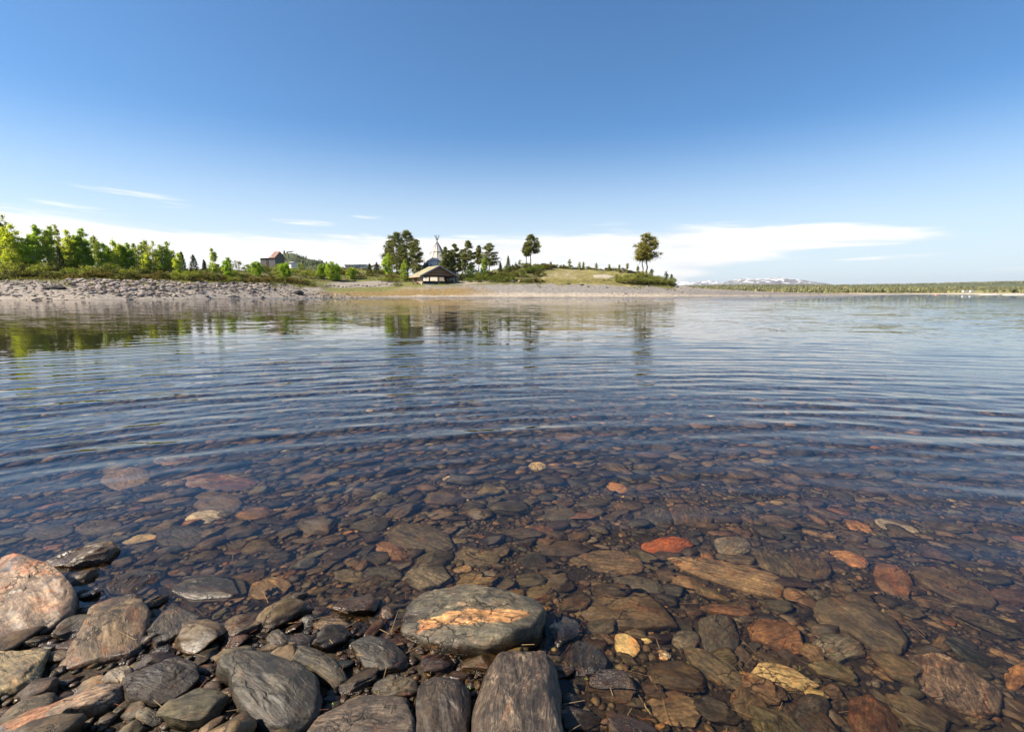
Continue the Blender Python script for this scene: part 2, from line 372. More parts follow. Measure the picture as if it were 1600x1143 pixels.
# windward stretches of the lake are choppier than the sheltered ones; the slopes are real small ripples
stg = math_(nt, 'ADD', math_(nt, 'ADD', .06, math_(nt, 'MULTIPLY', wind, 1.5)), math_(nt, 'ADD', math_(nt, 'MULTIPLY', breeze, 1.0), math_(nt, 'MULTIPLY', patch, .05)))
stg = math_(nt, 'MULTIPLY', stg, maprange(nt, sx.outputs[1], 4, 22, .04, 1, True))
def vm(op, a, b=None, sc=None):
    n = N(nt, 'ShaderNodeVectorMath', operation=op)
    for k, x in enumerate((a, b)):
        if x is None: continue
        if isinstance(x, tuple): n.inputs[k].default_value = x
        else: L(nt, x, n.inputs[k])
    if sc is not None: L(nt, sc, n.inputs['Scale'])
    return n.outputs[0]
v = vm('ADD', vm('SUBTRACT', na, (.5, .5, .5)), vm('SUBTRACT', nb, (.5, .5, .5)))
v = vm('MULTIPLY', v, (.45, 1, 0)); v = vm('SCALE', v, None, stg)
L(nt, vm('NORMALIZE', vm('ADD', N(nt, 'ShaderNodeNewGeometry').outputs['Normal'], v)), P.inputs['Normal'])
me.materials.append(wm)
water = tag(link('water', me), kind='structure'); water.cycles.is_caustics_caster = True
# ------------------------------------------------------------------ stones of the near lake bed
def ico(sub):
    import bmesh
    b = bmesh.new(); bmesh.ops.create_icosphere(b, subdivisions=sub, radius=1)
    V = np.array([v.co[:] for v in b.verts]); Fc = np.array([[v.index for v in f.verts] for f in b.faces]); b.free()
    return V, Fc
ICO = {k: ico(k) for k in (1, 2, 3, 4)}
def rock_shape(V, rng, cuts=11, rough=.10, sharp=1.0):
    V = V.copy(); n = len(V)
    for k in range(cuts):
        d = rng.normal(size=3); d /= np.linalg.norm(d); h = rng.uniform(.55, .9)
        t = V @ d - h; V -= np.outer(np.clip(t, 0, None) * sharp, d)
    o = rng.uniform(0, 50, 3)
    r = fbm(V * np.array([1.2, 2.6, 2.6]) + o, 4, 1, .55)
    V *= (1 + rough * r)[:, None]
    V /= np.abs(V).max(0)
    return V
CLS = {  # real colours of the wet stone kinds, vein amount
 'slate': ((.041, .037, .029), .35), 'olive': ((.067, .055, .034), .25), 'brown': ((.064, .047, .027), .2), 'darkbrown': ((.036, .025, .016), .2),
 'tan': ((.115, .083, .048), .3), 'rust': ((.105, .056, .027), .3), 'cream': ((.27, .215, .12), .2), 'grey': ((.095, .09, .075), .5),
 'mauve': ((.092, .070, .056), .8), 'pink': ((.25, .185, .14), .7), 'white': ((.30, .27, .22), .2), 'orange': ((.20, .105, .042), .3), 'red': ((.24, .072, .018), .3)}
def inpoly(px, py, poly):
    px = np.asarray(px); c = np.zeros(px.shape, bool); n = len(poly)
    for i in range(n):
        x0, y0 = poly[i]; x1, y1 = poly[(i + 1) % n]
        if y0 == y1: continue
        t = ((y0 > py) != (y1 > py)) & (px < (x1 - x0) * (py - y0) / (y1 - y0) + x0); c ^= t
    return c
def ell(cx, cy, w, h, tilt=0, n=14, seed=0):
    rg = random.Random(int(cx * 7 + cy)); t = R(tilt); out = []
    for i in range(n):
        a_ = 2 * math.pi * i / n; k = 1 + rg.uniform(-.09, .09)
        x, y = math.cos(a_) * w / 2 * k, math.sin(a_) * h / 2 * k
        out.append((cx + x * math.cos(t) + y * math.sin(t), cy - x * math.sin(t) + y * math.cos(t)))
    return out
TR = []  # outline in photo pixels, height, class, label
def T(poly, h, c, label, flat=.8, stripe=None): TR.append((poly, h, c, label, flat, stripe))
T([(-40,900),(0,882),(40,880),(75,893),(100,912),(118,935),(112,958),(88,978),(40,992),(0,1000),(-40,1000)], .17, 'pink', 'big pinkish white rough boulder rising dry at the left edge of the shallows', .7)
T([(150,945),(185,936),(220,942),(233,955),(228,985),(222,1010),(200,1022),(160,1030),(110,1043),(92,1040),(110,1015),(130,985),(140,960)], .09, 'tan', 'large brown wedge shaped slab right of the big pinkish boulder', .9)
T([(-30,1030),(0,1022),(45,1020),(80,1018),(68,1040),(58,1062),(30,1075),(0,1082),(-30,1085)], .09, 'cream', 'pale cream slab cut by the left edge below the pinkish boulder', .9)
T([(0,1143),(15,1130),(45,1112),(80,1105),(105,1088),(160,1070),(200,1070),(190,1092),(150,1112),(110,1120),(90,1135),(60,1160),(0,1165)], .08, 'pink', 'long pink and orange quartz stone in the lower left corner', .8)
T([(158,1068),(172,1050),(195,1040),(208,1050),(205,1066),(198,1071)], .05, 'white', 'small light grey angular stone just above the pink quartz stone', .9)
T([(345,1035),(375,1025),(420,1030),(470,1048),(493,1060),(497,1090),(490,1120),(455,1145),(410,1140),(390,1115),(368,1090),(360,1060),(340,1050)], .14, 'slate', 'large flat topped dark grey block near the bottom left of centre', .92)
T([(447,1020),(470,1013),(510,1022),(535,1042),(542,1062),(520,1072),(500,1058),(450,1035)], .07, 'olive', 'rounded olive brown stone behind the big dark grey block', .7)
T([(655,1075),(680,1063),(715,1068),(733,1085),(735,1120),(730,1170),(650,1170),(650,1100)], .10, 'darkbrown', 'dark brown rounded stone left of the tall mauve boulder', .7)
T([(755,1045),(780,1025),(820,1018),(855,1025),(868,1045),(872,1090),(880,1170),(740,1170),(742,1110),(748,1075)], .18, 'mauve', 'tall mauve grey boulder with wavy pale bands at the bottom centre', .88)
T([(640,945),(665,922),(740,920),(800,930),(838,948),(848,965),(838,995),(800,1012),(760,1018),(700,1008),(660,998),(628,985),(630,965)], .12, 'slate2', 'long grey boulder with an orange stripe along its top', .85,
  [(655,956),(700,957),(760,957),(828,959),(832,966),(812,970),(800,978),(760,977),(700,975),(652,974)])
T([(850,965),(865,955),(890,962),(912,982),(900,998),(872,1015),(852,990)], .07, 'slate', 'smooth dark slate stone touching the right end of the striped boulder', .85)
T([(480,1150),(500,1125),(540,1105),(590,1090),(630,1092),(645,1120),(650,1165),(480,1165)], .10, 'mauve', 'purplish layered stone cut by the bottom edge between grey block and brown stone', .7)
T([(550,1010),(580,1000),(615,1005),(638,1025),(630,1040),(595,1048),(570,1042),(560,1025)], .06, 'slate', 'oval dark stone with a pale streak left below the striped boulder', .8)
T([(628,905),(640,890),(665,878),(690,882),(705,905),(690,915),(660,922)], .06, 'grey', 'dark grey stone with white wavy veins above the striped boulder', .7)
T(ell(597,897,64,30,0), .05, 'slate', 'smooth slate oval left of the white veined stone', .7)
T([(605,835),(625,820),(665,818),(700,835),(708,855),(690,865),(640,858),(612,850)], .07, 'olive', 'broad olive brown stone standing above the white veined stone', .8)
T(ell(1042,853,78,30,4), .05, 'red', 'bright red orange stone glowing under the shallow water', .7)
T(ell(960,879,92,34,-6), .06, 'tan', 'olive tan oval stone left below the bright red stone', .8)
T([(1045,873),(1090,870),(1150,882),(1205,895),(1228,912),(1215,932),(1180,928),(1120,910),(1070,890)], .07, 'tan', 'long olive tan slab slanting right below the bright red stone', .85)
T([(1170,978),(1185,968),(1225,970),(1248,985),(1256,1012),(1235,1022),(1205,1010),(1175,998)], .06, 'rust', 'rusty brown blocky stone below the long tan slab', .85)
T([(1266,1008),(1285,992),(1320,988),(1345,1005),(1352,1022),(1325,1028),(1310,1035),(1290,1022)], .05, 'grey', 'bluish grey smooth stone right of the rusty blocky stone', .75)
T([(1172,1055),(1185,1038),(1205,1034),(1240,1045),(1280,1070),(1250,1078),(1210,1076),(1175,1068)], .05, 'cream', 'speckled pale yellow stone with a pointed right end', .8)
T(ell(980,1008,46,30,-42), .04, 'cream', 'small speckled yellow oval stone right of the slate stone', .8)
T([(1270,945),(1300,930),(1350,945),(1395,965),(1418,1000),(1405,1020),(1370,1018),(1330,990),(1285,975)], .07, 'olive', 'long dark smooth stone slanting above the bluish grey stone', .8)
T([(890,955),(930,930),(965,920),(1010,930),(1040,955),(1058,980),(1000,985),(950,980),(915,968)], .07, 'brown', 'long dark brown ridged slab right of the striped boulder', .75)
T([(1012,1095),(1030,1082),(1055,1076),(1085,1090),(1098,1110),(1085,1130),(1040,1128),(1018,1115)], .07, 'tan', 'grey tan rounded block near the bottom right of centre', .85)
T(ell(915,1033,68,56,-20), .06, 'slate', 'round dark greenish stone below the smooth slate stone', .75)
T([(230,990),(255,960),(285,948),(325,965),(310,985),(275,1000),(245,1010)], .07, 'brown', 'dark brown angular stone right of the brown wedge slab', .85)
T([(162,918),(185,900),(230,888),(262,885),(255,905),(225,925),(190,938),(170,932)], .06, 'olive', 'dark olive slanted stone right of the big pinkish boulder', .75)
T([(60,885),(110,868),(185,855),(192,862),(165,880),(110,893),(70,893)], .05, 'tan', 'long flat tan slab above the big pinkish boulder', .9)
T(ell(197,747,74,34,10), .06, 'tan', 'large grey tan rounded stone alone in the left shallows', .75)
T(ell(285,838,82,34,2), .06, 'slate', 'grey green oval stone between the tan slab and the centre', .75)
T([(335,998),(350,975),(380,958),(415,955),(420,975),(390,990),(360,1000)], .06, 'tan', 'slanted tan stone with ridges above the dark grey block', .8)
T([(268,925),(290,900),(330,897),(380,905),(385,925),(350,938),(300,940)], .06, 'grey', 'layered grey stone among brown ones left of centre', .8)
T(ell(342,753,116,26,-2), .05, 'pink', 'long pinkish brown flat stone under the left ripples', .85)
T(ell(77,830,76,26,6), .05, 'slate', 'flat slate stone near the left edge above the tan slab', .8)
T(ell(155,823,74,26,8), .05, 'olive', 'olive flat stone right of the leftmost slate stone', .8)
T(ell(340,785,80,32,-4), .06, 'brown', 'brown hump shaped stone under the long pinkish stone', .8)
T(ell(518,976,60,20,-2), .04, 'cream', 'pale cream oblong stone left of the striped boulder', .85)
T(ell(420,920,66,34,10), .05, 'tan', 'golden tan ridged stone above the cream oblong stone', .8)
T([(953,902),(985,899),(1020,908),(1042,922),(1030,930),(990,922),(960,912)], .04, 'slate', 'narrow slate stone slanting below the tan oval', .8)
T(ell(1145,852,60,30,-4), .05, 'grey', 'grey banded oval stone right of the bright red stone', .8)
T(ell(1215,880,74,34,-22), .05, 'olive', 'olive smooth stone right of the long tan slab, first of two', .8)
T(ell(1265,885,70,40,-20), .05, 'brown', 'brown olive smooth stone at the outer side of the first olive one', .8)
T([(1092,970),(1115,962),(1142,965),(1155,1000),(1150,1022),(1105,1020),(1092,995)], .05, 'slate', 'squarish dark slate stone left of the rusty blocky stone', .9)
T(ell(1137,953,82,18,-6), .04, 'rust', 'narrow reddish brown bar of stone above the squarish slate', .85)
T(ell(1072,1000,44,30,0), .04, 'grey', 'pale grey rounded pebble left of the squarish slate', .8)
T(ell(1010,999,22,12,-8), .02, 'cream', 'tiny yellow pebble right of the speckled yellow oval', .8)
T(ell(1037,1023,25,14,-20), .02, 'white', 'tiny white pebble below the pale grey pebble', .8)
T(ell(1588,1058,34,40,-40), .04, 'orange', 'orange stone at the right edge of the foreground', .85)
T([(1420,1025),(1470,1020),(1520,1050),(1565,1085),(1560,1115),(1520,1118),(1460,1090),(1415,1060)], .08, 'mauve', 'large rosy layered boulder near the lower right corner', .75)
T([(1385,1085),(1430,1090),(1480,1125),(1475,1150),(1430,1135),(1395,1110)], .05, 'olive', 'long greenish grey splinter of stone below the rosy boulder', .8)
T([(1330,1090),(1365,1085),(1400,1120),(1410,1165),(1350,1165),(1325,1125)], .06, 'rust', 'reddish brown slanted slab cut by the bottom edge right of centre', .8)
T(ell(1270,1112,58,56,0), .06, 'slate', 'round dark grey stone below the pointed yellow stone', .8)
T(ell(1490,915,150,42,-24), .06, 'brown', 'very long brown slab under water toward the right edge', .8)
T(ell(1395,905,70,44,-30), .05, 'rust', 'orange brown knobbly stone left of the very long brown slab', .75)
T(ell(1400,822,70,16,-14), .03, 'white', 'long whitish stone under the right hand water', .8)
T(ell(1342,823,44,14,-18), .03, 'orange', 'small orange stone left of the long whitish stone', .8)
T(ell(1328,872,62,20,-24), .04, 'orange', 'orange flat stone above the knobbly orange brown one', .8)
T(ell(1368,953,32,12,-12), .02, 'cream', 'small pale yellow stone lying by the long dark smooth stone', .8)
T(ell(840,728,28,14,0), .03, 'cream', 'small cream stone shining in the middle shallows', .8)
T(ell(698,746,14,11,0), .03, 'cream', 'tiny cream stone left of the other cream one in the middle', .8)
T(ell(965,762,36,15,-14), .03, 'orange', 'small orange stone right of the middle shallows', .8)
T(ell(318,807,58,18,10), .04, 'white', 'pale whitish ridge of stone under the brown hump stone', .8)
T(ell(217,842,58,14,8), .03, 'cream', 'pale yellowish flat stone left of the grey green oval', .8)
T(ell(520,820,34,14,2), .03, 'orange', 'small bright orange stone left of the broad olive stone', .8)
T(ell(612,861,52,26,-20), .04, 'rust', 'rusty ridged stone beneath the broad olive stone', .8)
T(ell(845,832,44,22,-6), .04, 'rust', 'reddish stone with vertical bands in the middle shallows', .8)
T(ell(268,718,58,15,3), .03, 'pink', 'pale pink flat stone farther out in the left shallows', .8)
T(ell(745,870,70,28,-4), .04, 'olive', 'olive oval stone right of the broad olive brown stone', .8)
T(ell(870,802,60,24,-4), .04, 'slate', 'bluish slate block in the middle shallows', .8)
T(ell(1020,805,64,32,-6), .05, 'slate', 'dark rounded slate stone beyond the bright red stone', .8)
T(ell(1080,805,70,34,-14), .05, 'brown', 'brown rounded stone right of the rounded slate stone', .8)
T(ell(880,857,80,24,-2), .05, 'darkbrown', 'dark brown block left of the bright red stone', .85)
T(ell(250,1065,120,60,18), .08, 'darkbrown', 'dark rusty heap shaped stone right of the light grey angular stone', .6)
T(ell(150,1000,120,20,14), .04, 'rust', 'narrow reddish stone squeezed under the brown wedge slab', .7)
T(ell(470,1003,40,26,0), .05, 'darkbrown', 'round dark brown stone left of the pale streaked oval', .8)
T(ell(435,1000,36,26,0), .05, 'grey', 'grey glittering stone above the dark grey block', .8)
T(ell(620,1075,70,28,6), .05, 'olive', 'olive oblong stone above the purplish layered stone', .8)
T(ell(1170,1100,60,44,-30), .04, 'brown', 'brown striped stone left of the round dark grey one', .8)
T(ell(1120,1045,110,34,-30), .05, 'olive', 'long ribbed grey brown stone left of the pointed yellow stone', .8)
CLS['slate2'] = ((.083, .076, .055), .5)
OBST = []   # world outlines already taken
def outline_rock(poly, h, c, label, flat, stripe, name='stone'):
    h *= (.62 if h >= .09 else .8) if not stripe else 1.0
    cx = sum(p[0] for p in poly) / len(poly); cy = sum(p[1] for p in poly) / len(poly)
    z = 0
    for _ in range(4):
        gx, gy = ground_pt(cx, cy, z); zg = bz(gx, gy); z = zg + .45 * h
    if -.02 < zg + h < .035 and zg < -.045: h = (.045 - zg) if (h > .062 or gx < -1.1) else max(.02, -.022 - zg)
    W_ = np.array([ground_pt(p[0], p[1], z) for p in poly]); cen = W_.mean(0)
    OBST.append(W_)
    # resample, round a little
    big = (max(p[0] for p in poly) - min(p[0] for p in poly)) > 60
    n, m = (112, 44) if big else (44, 18)
    P2 = np.vstack([W_, W_[:1]]); seg = np.r_[0, np.cumsum(np.linalg.norm(np.diff(P2, axis=0), axis=1))]
    t = np.linspace(0, seg[-1], n, endpoint=False)
    O = np.stack([np.interp(t, seg, P2[:, 0]), np.interp(t, seg, P2[:, 1])], 1) - cen
    for _ in range(1): O = .5 * O + .25 * np.roll(O, 1, 0) + .25 * np.roll(O, -1, 0)
    cov = np.cov(O.T); w_, v_ = np.linalg.eigh(cov); long = v_[:, 1]; ang = math.atan2(long[1], long[0])
    size = math.sqrt(w_[1]) * 2.8
    V = []; s = np.linspace(0, 1, m)
    rg = np.random.default_rng(int(abs(cx * 13 + cy * 7)))
    tx, ty = rg.normal(0, .10, 2)
    for k in s:
        if k < .38:                    # flank, bulging slightly
            q = k / .38; rad = .95 + .09 * math.sin(q * math.pi * .85); zz = -.35 * h + q * 1.17 * h
        else:
            q = (k - .38) / .62; e_ = 3.0 + 9 * (flat - .6); rad = 1 - q; rad_s = rad
            zz = (.82 + .18 * (1 - rad ** (e_ * .7))) * h
            rad = (.95 + .09 * math.sin(.85 * math.pi)) * (1 - q)
        rad = max(rad, .0)
        V.append(np.c_[O * rad, np.full(n, zz)])
    V = np.vstack(V); zz = V[:, 2].copy(); V0 = V.copy()
    V[:, 2] += np.clip(zz / h, 0, 1) * (V[:, 0] * tx + V[:, 1] * ty)
    ca, sa = math.cos(-ang), math.sin(-ang)
    rest = np.c_[V[:, 0] * ca - V[:, 1] * sa, V[:, 0] * sa + V[:, 1] * ca, V[:, 2]]
    o = rg.uniform(0, 40, 3)
    sc = max(size, .05)
    d = fbm(rest / sc * np.array([2.2, 5.5, 7]) + o, 5, 2, .55)
    ridged = 1 - np.abs(fbm(rest / sc * np.array([1.6, 9, 12]) + o + 9, 3, 6, .5)) * 2
    nrm = np.c_[V[:, :2] / (np.linalg.norm(V[:, :2], axis=1, keepdims=True) + 1e-6), np.zeros(len(V))]
    up = sstep(zz / h, .3, .8)[:, None]; dirv = nrm * (1 - up) + np.array([0, 0, 1.0]) * up
    V += dirv * (d * .07 + ridged * .024)[:, None] * min(h, sc * .7) * 1.25
    for _ in range(9 if big else 6):     # broken corners and facets
        dd = np.array([rg.normal(), rg.normal(), abs(rg.normal()) * 1.0 + .5]); sc3 = np.array([math.sqrt(w_[1]) * 1.6, math.sqrt(w_[0]) * 1.6, h]); dd /= np.linalg.norm(dd)
        Q = np.c_[rest[:, 0] * 0, rest[:, 0] * 0, rest[:, 0] * 0]; Q[:, 0] = V[:, 0] * ca - V[:, 1] * sa; Q[:, 1] = V[:, 0] * sa + V[:, 1] * ca; Q[:, 2] = V[:, 2]
        q_ = (Q / sc3) @ dd; lim = q_.max() * rg.uniform(.84, .96); t_ = np.clip(q_ - lim, 0, None) * .85
        Q -= t_[:, None] * dd * sc3; V = np.c_[Q[:, 0] * ca + Q[:, 1] * sa, -Q[:, 0] * sa + Q[:, 1] * ca, Q[:, 2]]
    # chipped steps across the bedding
    st_ = np.floor((V[:, 2] / h + .25 * d) * 4) / 4 - V[:, 2] / h
    V[:, 2] += np.where(up[:, 0] > .2, np.clip(st_, -.12, .12) * h * .25, 0)
    idx = np.arange(n * m).reshape(m, n); nx_ = np.roll(idx, -1, 1)
    f = np.stack([idx[:-1], nx_[:-1], nx_[1:], idx[1:]], -1).reshape(-1, 4)
    base, vein = CLS[c]; tint = np.tile(np.array(base) * (1.10, 1, .80) * (1.18 if zg + h < 0 else (.55 if c in ('slate', 'slate2', 'olive', 'brown', 'darkbrown', 'grey') else .58)), (len(V), 1)) * (1 + .12 * rg.normal())  # submerged stones get a lighter tint to balance light lost in the water
    if c in ('pink',):   # patches of orange and dark stone in the quartz
        q = sstep(fbm(rest / sc * 3 + o, 4, 8), .05, .35)[:, None]; tint = tint * (1 - q) + np.array([.20, .085, .035]) * q
        q = sstep(fbm(rest / sc * 3.4 + o + 5, 4, 9), .35, .5)[:, None]; tint = tint * (1 - q) + np.array([.05, .05, .055]) * q
        if cy < 800: tint *= .45
    if stripe:
        zt = zg + .92 * h; sw = [ground_pt(p[0], p[1], zt) for p in stripe]; sw = [(a_ - cen[0], b_ - cen[1]) for a_, b_ in sw]
        jit = .005 * fbm(rest * 30, 3, 4)
        q = (inpoly(V0[:, 0] + jit, V0[:, 1] + jit, sw) & (V[:, 2] > .45 * h))[:, None]
        tint = np.where(q, np.array([.27, .135, .045]) * (1 + .5 * fbm(rest * np.array([8, 60, 60]), 3, 5)[:, None]), tint)
    al = np.full((len(V), 1), vein)
    me = mesh_np(name, V, f, M['stone'], True, {'tint': ('FLOAT_COLOR', np.c_[np.clip(tint, .003, 1), al]), 'rest': ('FLOAT_VECTOR', rest + o)})
    ob = link(name, me, None, (cen[0], cen[1], zg)); ob.cycles.is_caustics_receiver = True
    tag(ob, label, 'boulder' if h >= .09 else 'stone')
    return ob
for a_ in TR: outline_rock(*a_)
if len(TR): pass

# fill the bed with stones by dart throwing, big ones first
class Grid:
    def __init__(s, c): s.c = c; s.d = {}
    def ok(s, x, y, r, k):
        c = s.c; i0, j0 = int(x // c), int(y // c); q = int(math.ceil((r + .16) / c))
        for i in range(i0 - q, i0 + q + 1):
            for j in range(j0 - q, j0 + q + 1):
                for (a_, b_, r2) in s.d.get((i, j), ()):
                    if (a_ - x) ** 2 + (b_ - y) ** 2 < ((r + r2) * k) ** 2: return False
        return True
    def add(s, x, y, r): s.d.setdefault((int(x // s.c), int(y // s.c)), []).append((x, y, r))
G = Grid(.12); rg = random.Random(3); fill = []
obb = [(w[:, 0].min(), w[:, 0].max(), w[:, 1].min(), w[:, 1].max(), w) for w in OBST]
def blocked(x, y, r):
    for x0, x1, y0, y1, w in obb:
        if x0 - r < x < x1 + r and y0 - r < y < y1 + r:
            c = w.mean(0); s = 1 + .22 * r / max(.02, (x1 - x0 + y1 - y0) * .25)
            wl = (w - c) * s + c
            if bool(inpoly(np.array([x]), np.array([y]), [tuple(p) for p in wl])[0]): return True
    return False
def keyc(x, y):
    u = x / max(y, .5)
    r_ = rg.random()
    if r_ < .40: return 'brown'
    if r_ < .60: return 'olive'
    if r_ < .76: return 'darkbrown'
    if r_ < .88: return 'slate'
    if r_ < .945: return 'tan'
    if r_ < .965: return 'rust'
    if r_ < .98: return 'grey'
    return rg.choice(['cream', 'orange', 'tan'])
YMAX = 11.0
for L_, tries, kf in ((.26, 500, .95), (.19, 2600, .84), (.14, 7000, .78), (.10, 14000, .72), (.068, 22000, .70)):
    for _ in range(tries):
        # even per area of the wedge in front of the camera
        y = math.sqrt(rg.uniform(.75 ** 2, YMAX ** 2)); x = rg.uniform(-1, 1) * (y * 1.13 + .25)
        if L_ < .08 and y > 6.5: continue
        a_ = L_ * rg.uniform(.78, 1.25); b_ = a_ * rg.uniform(.42, .85); r = .5 * math.sqrt(a_ * b_)
        if L_ > .2 and x < -.85 * y: continue
        if blocked(x, y, r) or not G.ok(x, y, r, kf): continue
        G.add(x, y, r); u = x / y
        th = R(30) * (-math.tanh(u * 2.2)) + rg.gauss(0, R(24)); 
        fill.append([x, y, a_ / 2, b_ / 2, b_ * rg.uniform(.26, .5), th, (lambda k_: 'olive' if L_ > .12 and k_ in ('cream', 'orange', 'grey') else k_)(keyc(x, y)), rg.gauss(0, .17), rg.gauss(0, .17)])
for s in fill:            # stones lie clear of the surface or clear under it
    g_ = bz(s[0], s[1]); s.append(min(g_ + s[4] * .42, -.012 - s[4] * .95) if -.30 < g_ < -.045 else g_ + s[4] * .42)
near = sorted(fill, key=lambda s: -(s[2] * (s[3] * .7 + s[4])) / (s[1] ** 2 + .3))
def invw(s): return abs(s[0]) < 1.07 * s[1] + .02 and s[1] > 1.25
vis = [s for s in near if invw(s)]; NI = 300 - len(TR)
solo = vis[:NI]; sid = set(id(s) for s in solo); crowd = [s for s in fill if id(s) not in sid]
TPL = {k: [rock_shape(ICO[k][0], np.random.default_rng(100 + i), 16, .11) for i in range(nn)] for k, nn in ((1, 6), (2, 16), (3, 24))}
def place(s, Vt):
    x, y, a_, b_, c_, th, cl_, t1, t2 = s[:9]
    V = Vt * np.array([a_ * 1.12, b_ * 1.12, c_])
    rest = V * 1.0
    V = V + np.c_[np.zeros(len(V)), np.zeros(len(V)), V[:, 0] * t1 + V[:, 1] * t2]
    ca, sa = math.cos(th), math.sin(th)
    return np.c_[V[:, 0] * ca - V[:, 1] * sa, V[:, 0] * sa + V[:, 1] * ca, V[:, 2]], rest
CN = {'brown': 'brown', 'olive': 'olive grey', 'darkbrown': 'very dark brown', 'slate': 'dark slate', 'tan': 'tan', 'rust': 'rust red', 'grey': 'light grey', 'cream': 'pale cream', 'orange': 'orange'}
def tint_of(s, r2):
    base, vein = CLS[s[6]]; b = np.array(base) * (1.03, .91, .65) * math.exp(r2.gauss(0, .34)) * np.array([1 + r2.gauss(0, .08), 1, 1 + r2.gauss(0, .08)])
    return np.clip(b, .004, .8), vein * r2.uniform(.2, 1.4)
r2 = random.Random(9)
for k, s in enumerate(solo):
    Vt = rock_shape(ICO[4 if k < 90 else 3][0], np.random.default_rng(500 + k), 18, .13)
    V, rest = place(s, Vt); b, v = tint_of(s, r2); off = np.array([r2.uniform(0, 40) for _ in range(3)])
    me = mesh_np('stone', V, ICO[4 if k < 90 else 3][1], M['stone'], True, {'tint': ('FLOAT_COLOR', np.tile(np.r_[b, v], (len(V), 1))), 'rest': ('FLOAT_VECTOR', rest + off)})
    ob = link('stone', me, None, (s[0], s[1], s[9])); ob.cycles.is_caustics_receiver = True
    u = s[0] / s[1]; zone = 'in the left third' if u < -.35 else ('in the right third' if u > .35 else 'in the middle')
    dd = 'nearest part of' if s[1] < 1.75 else ('middle stretch of' if s[1] < 2.6 else 'far part of')
    sz = 'large' if s[2] > .085 else 'small'
    lab = f'{sz} {CN[s[6]]} stone {zone}, {dd} the lake bed'
    tag(ob, lab, 'stone', f'{sz} {CN[s[6]]} stones {zone} {dd} the lake bed')
def crowd_mesh(name, items, lvl):
    Vt0, Ft = ICO[lvl]; tp = TPL[lvl]; VV, FF, TT, RRs = [], [], [], []; n = len(Vt0)
    zs = bedz(np.array([s[0] for s in items]), np.array([s[1] for s in items]))
    for i, s in enumerate(items):
        V, rest = place(s, tp[r2.randrange(len(tp))]); b, v = tint_of(s, r2); off = np.array([r2.uniform(0, 40) for _ in range(3)])
        VV.append(V + np.array([s[0], s[1], (s[9] if len(s) > 9 else zs[i] + s[4] * .42)])); FF.append(Ft + i * n); TT.append(np.tile(np.r_[b, v], (n, 1))); RRs.append(rest + off)
    return np.vstack(VV), np.vstack(FF), np.vstack(TT), np.vstack(RRs)
grav = []
for _ in range(14000):
    y = math.sqrt(rg.uniform(.9 ** 2, 3.6 ** 2)); x = rg.uniform(-1, 1) * (y * 1.1 + .15)
    a_ = rg.uniform(.008, .026); grav.append([x, y, a_, a_ * rg.uniform(.5, .9), a_ * .5, rg.uniform(0, 3), keyc(x, y), 0, 0])
parts = [crowd_mesh('a', [s for s in crowd if s[1] < 3.4], 3), crowd_mesh('b', [s for s in crowd if s[1] >= 3.4], 2), crowd_mesh('c', grav, 1)]
VV, FF, TT, RRs = [], [], [], []; n = 0
for a_ in parts: VV.append(a_[0]); FF.append(a_[1] + n); TT.append(a_[2]); RRs.append(a_[3]); n += len(a_[0])
me = mesh_np('pebbles', np.vstack(VV), np.vstack(FF), M['stone'], True, {'tint': ('FLOAT_COLOR', np.vstack(TT)), 'rest': ('FLOAT_VECTOR', np.vstack(RRs))})
pb = tag(link('pebbles', me), 'countless smaller brown and grey stones and gravel covering the lake bed', 'pebbles', kind='stuff'); pb.cycles.is_caustics_receiver = True
# drifted needles, stems and shoots between the stones
def litter(name, mat, n, ln, r, lab, cat, zone, up=.02):
    mb = MB()
    for _ in range(n):
        y = rg.uniform(*zone[1]); x = rg.uniform(*zone[0]) * y; z = bz(x, y) + rg.uniform(.012, up); t = rg.uniform(0, 6.3); l_ = ln * rg.uniform(.5, 1.2)
        mb.tube((x, y, z), (x + l_ * math.cos(t), y + l_ * math.sin(t), z + l_ * rg.uniform(-.2, .5)), r, r * .5, 4)
    o = mb.build(name, mat); tag(o, lab, cat, kind='stuff'); o.cycles.is_caustics_receiver = True
litter('drifted_needles', M['redneedle'], 420, .035, .0009, 'scattered red brown pine needles caught between the front stones', 'needles', ((-.95, .9), (1.3, 2.6)), .05)
litter('dead_stems', M['straw'], 130, .09, .0013, 'thin straw coloured stems lying between the front stones', 'dead grass', ((-.9, .95), (1.3, 2.7)), .05)
litter('green_shoots', M['algae'], 40, .018, .0014, 'tiny bright green shoots between the front stones', 'shoots', ((-.5, .9), (1.3, 2.2)), .05)
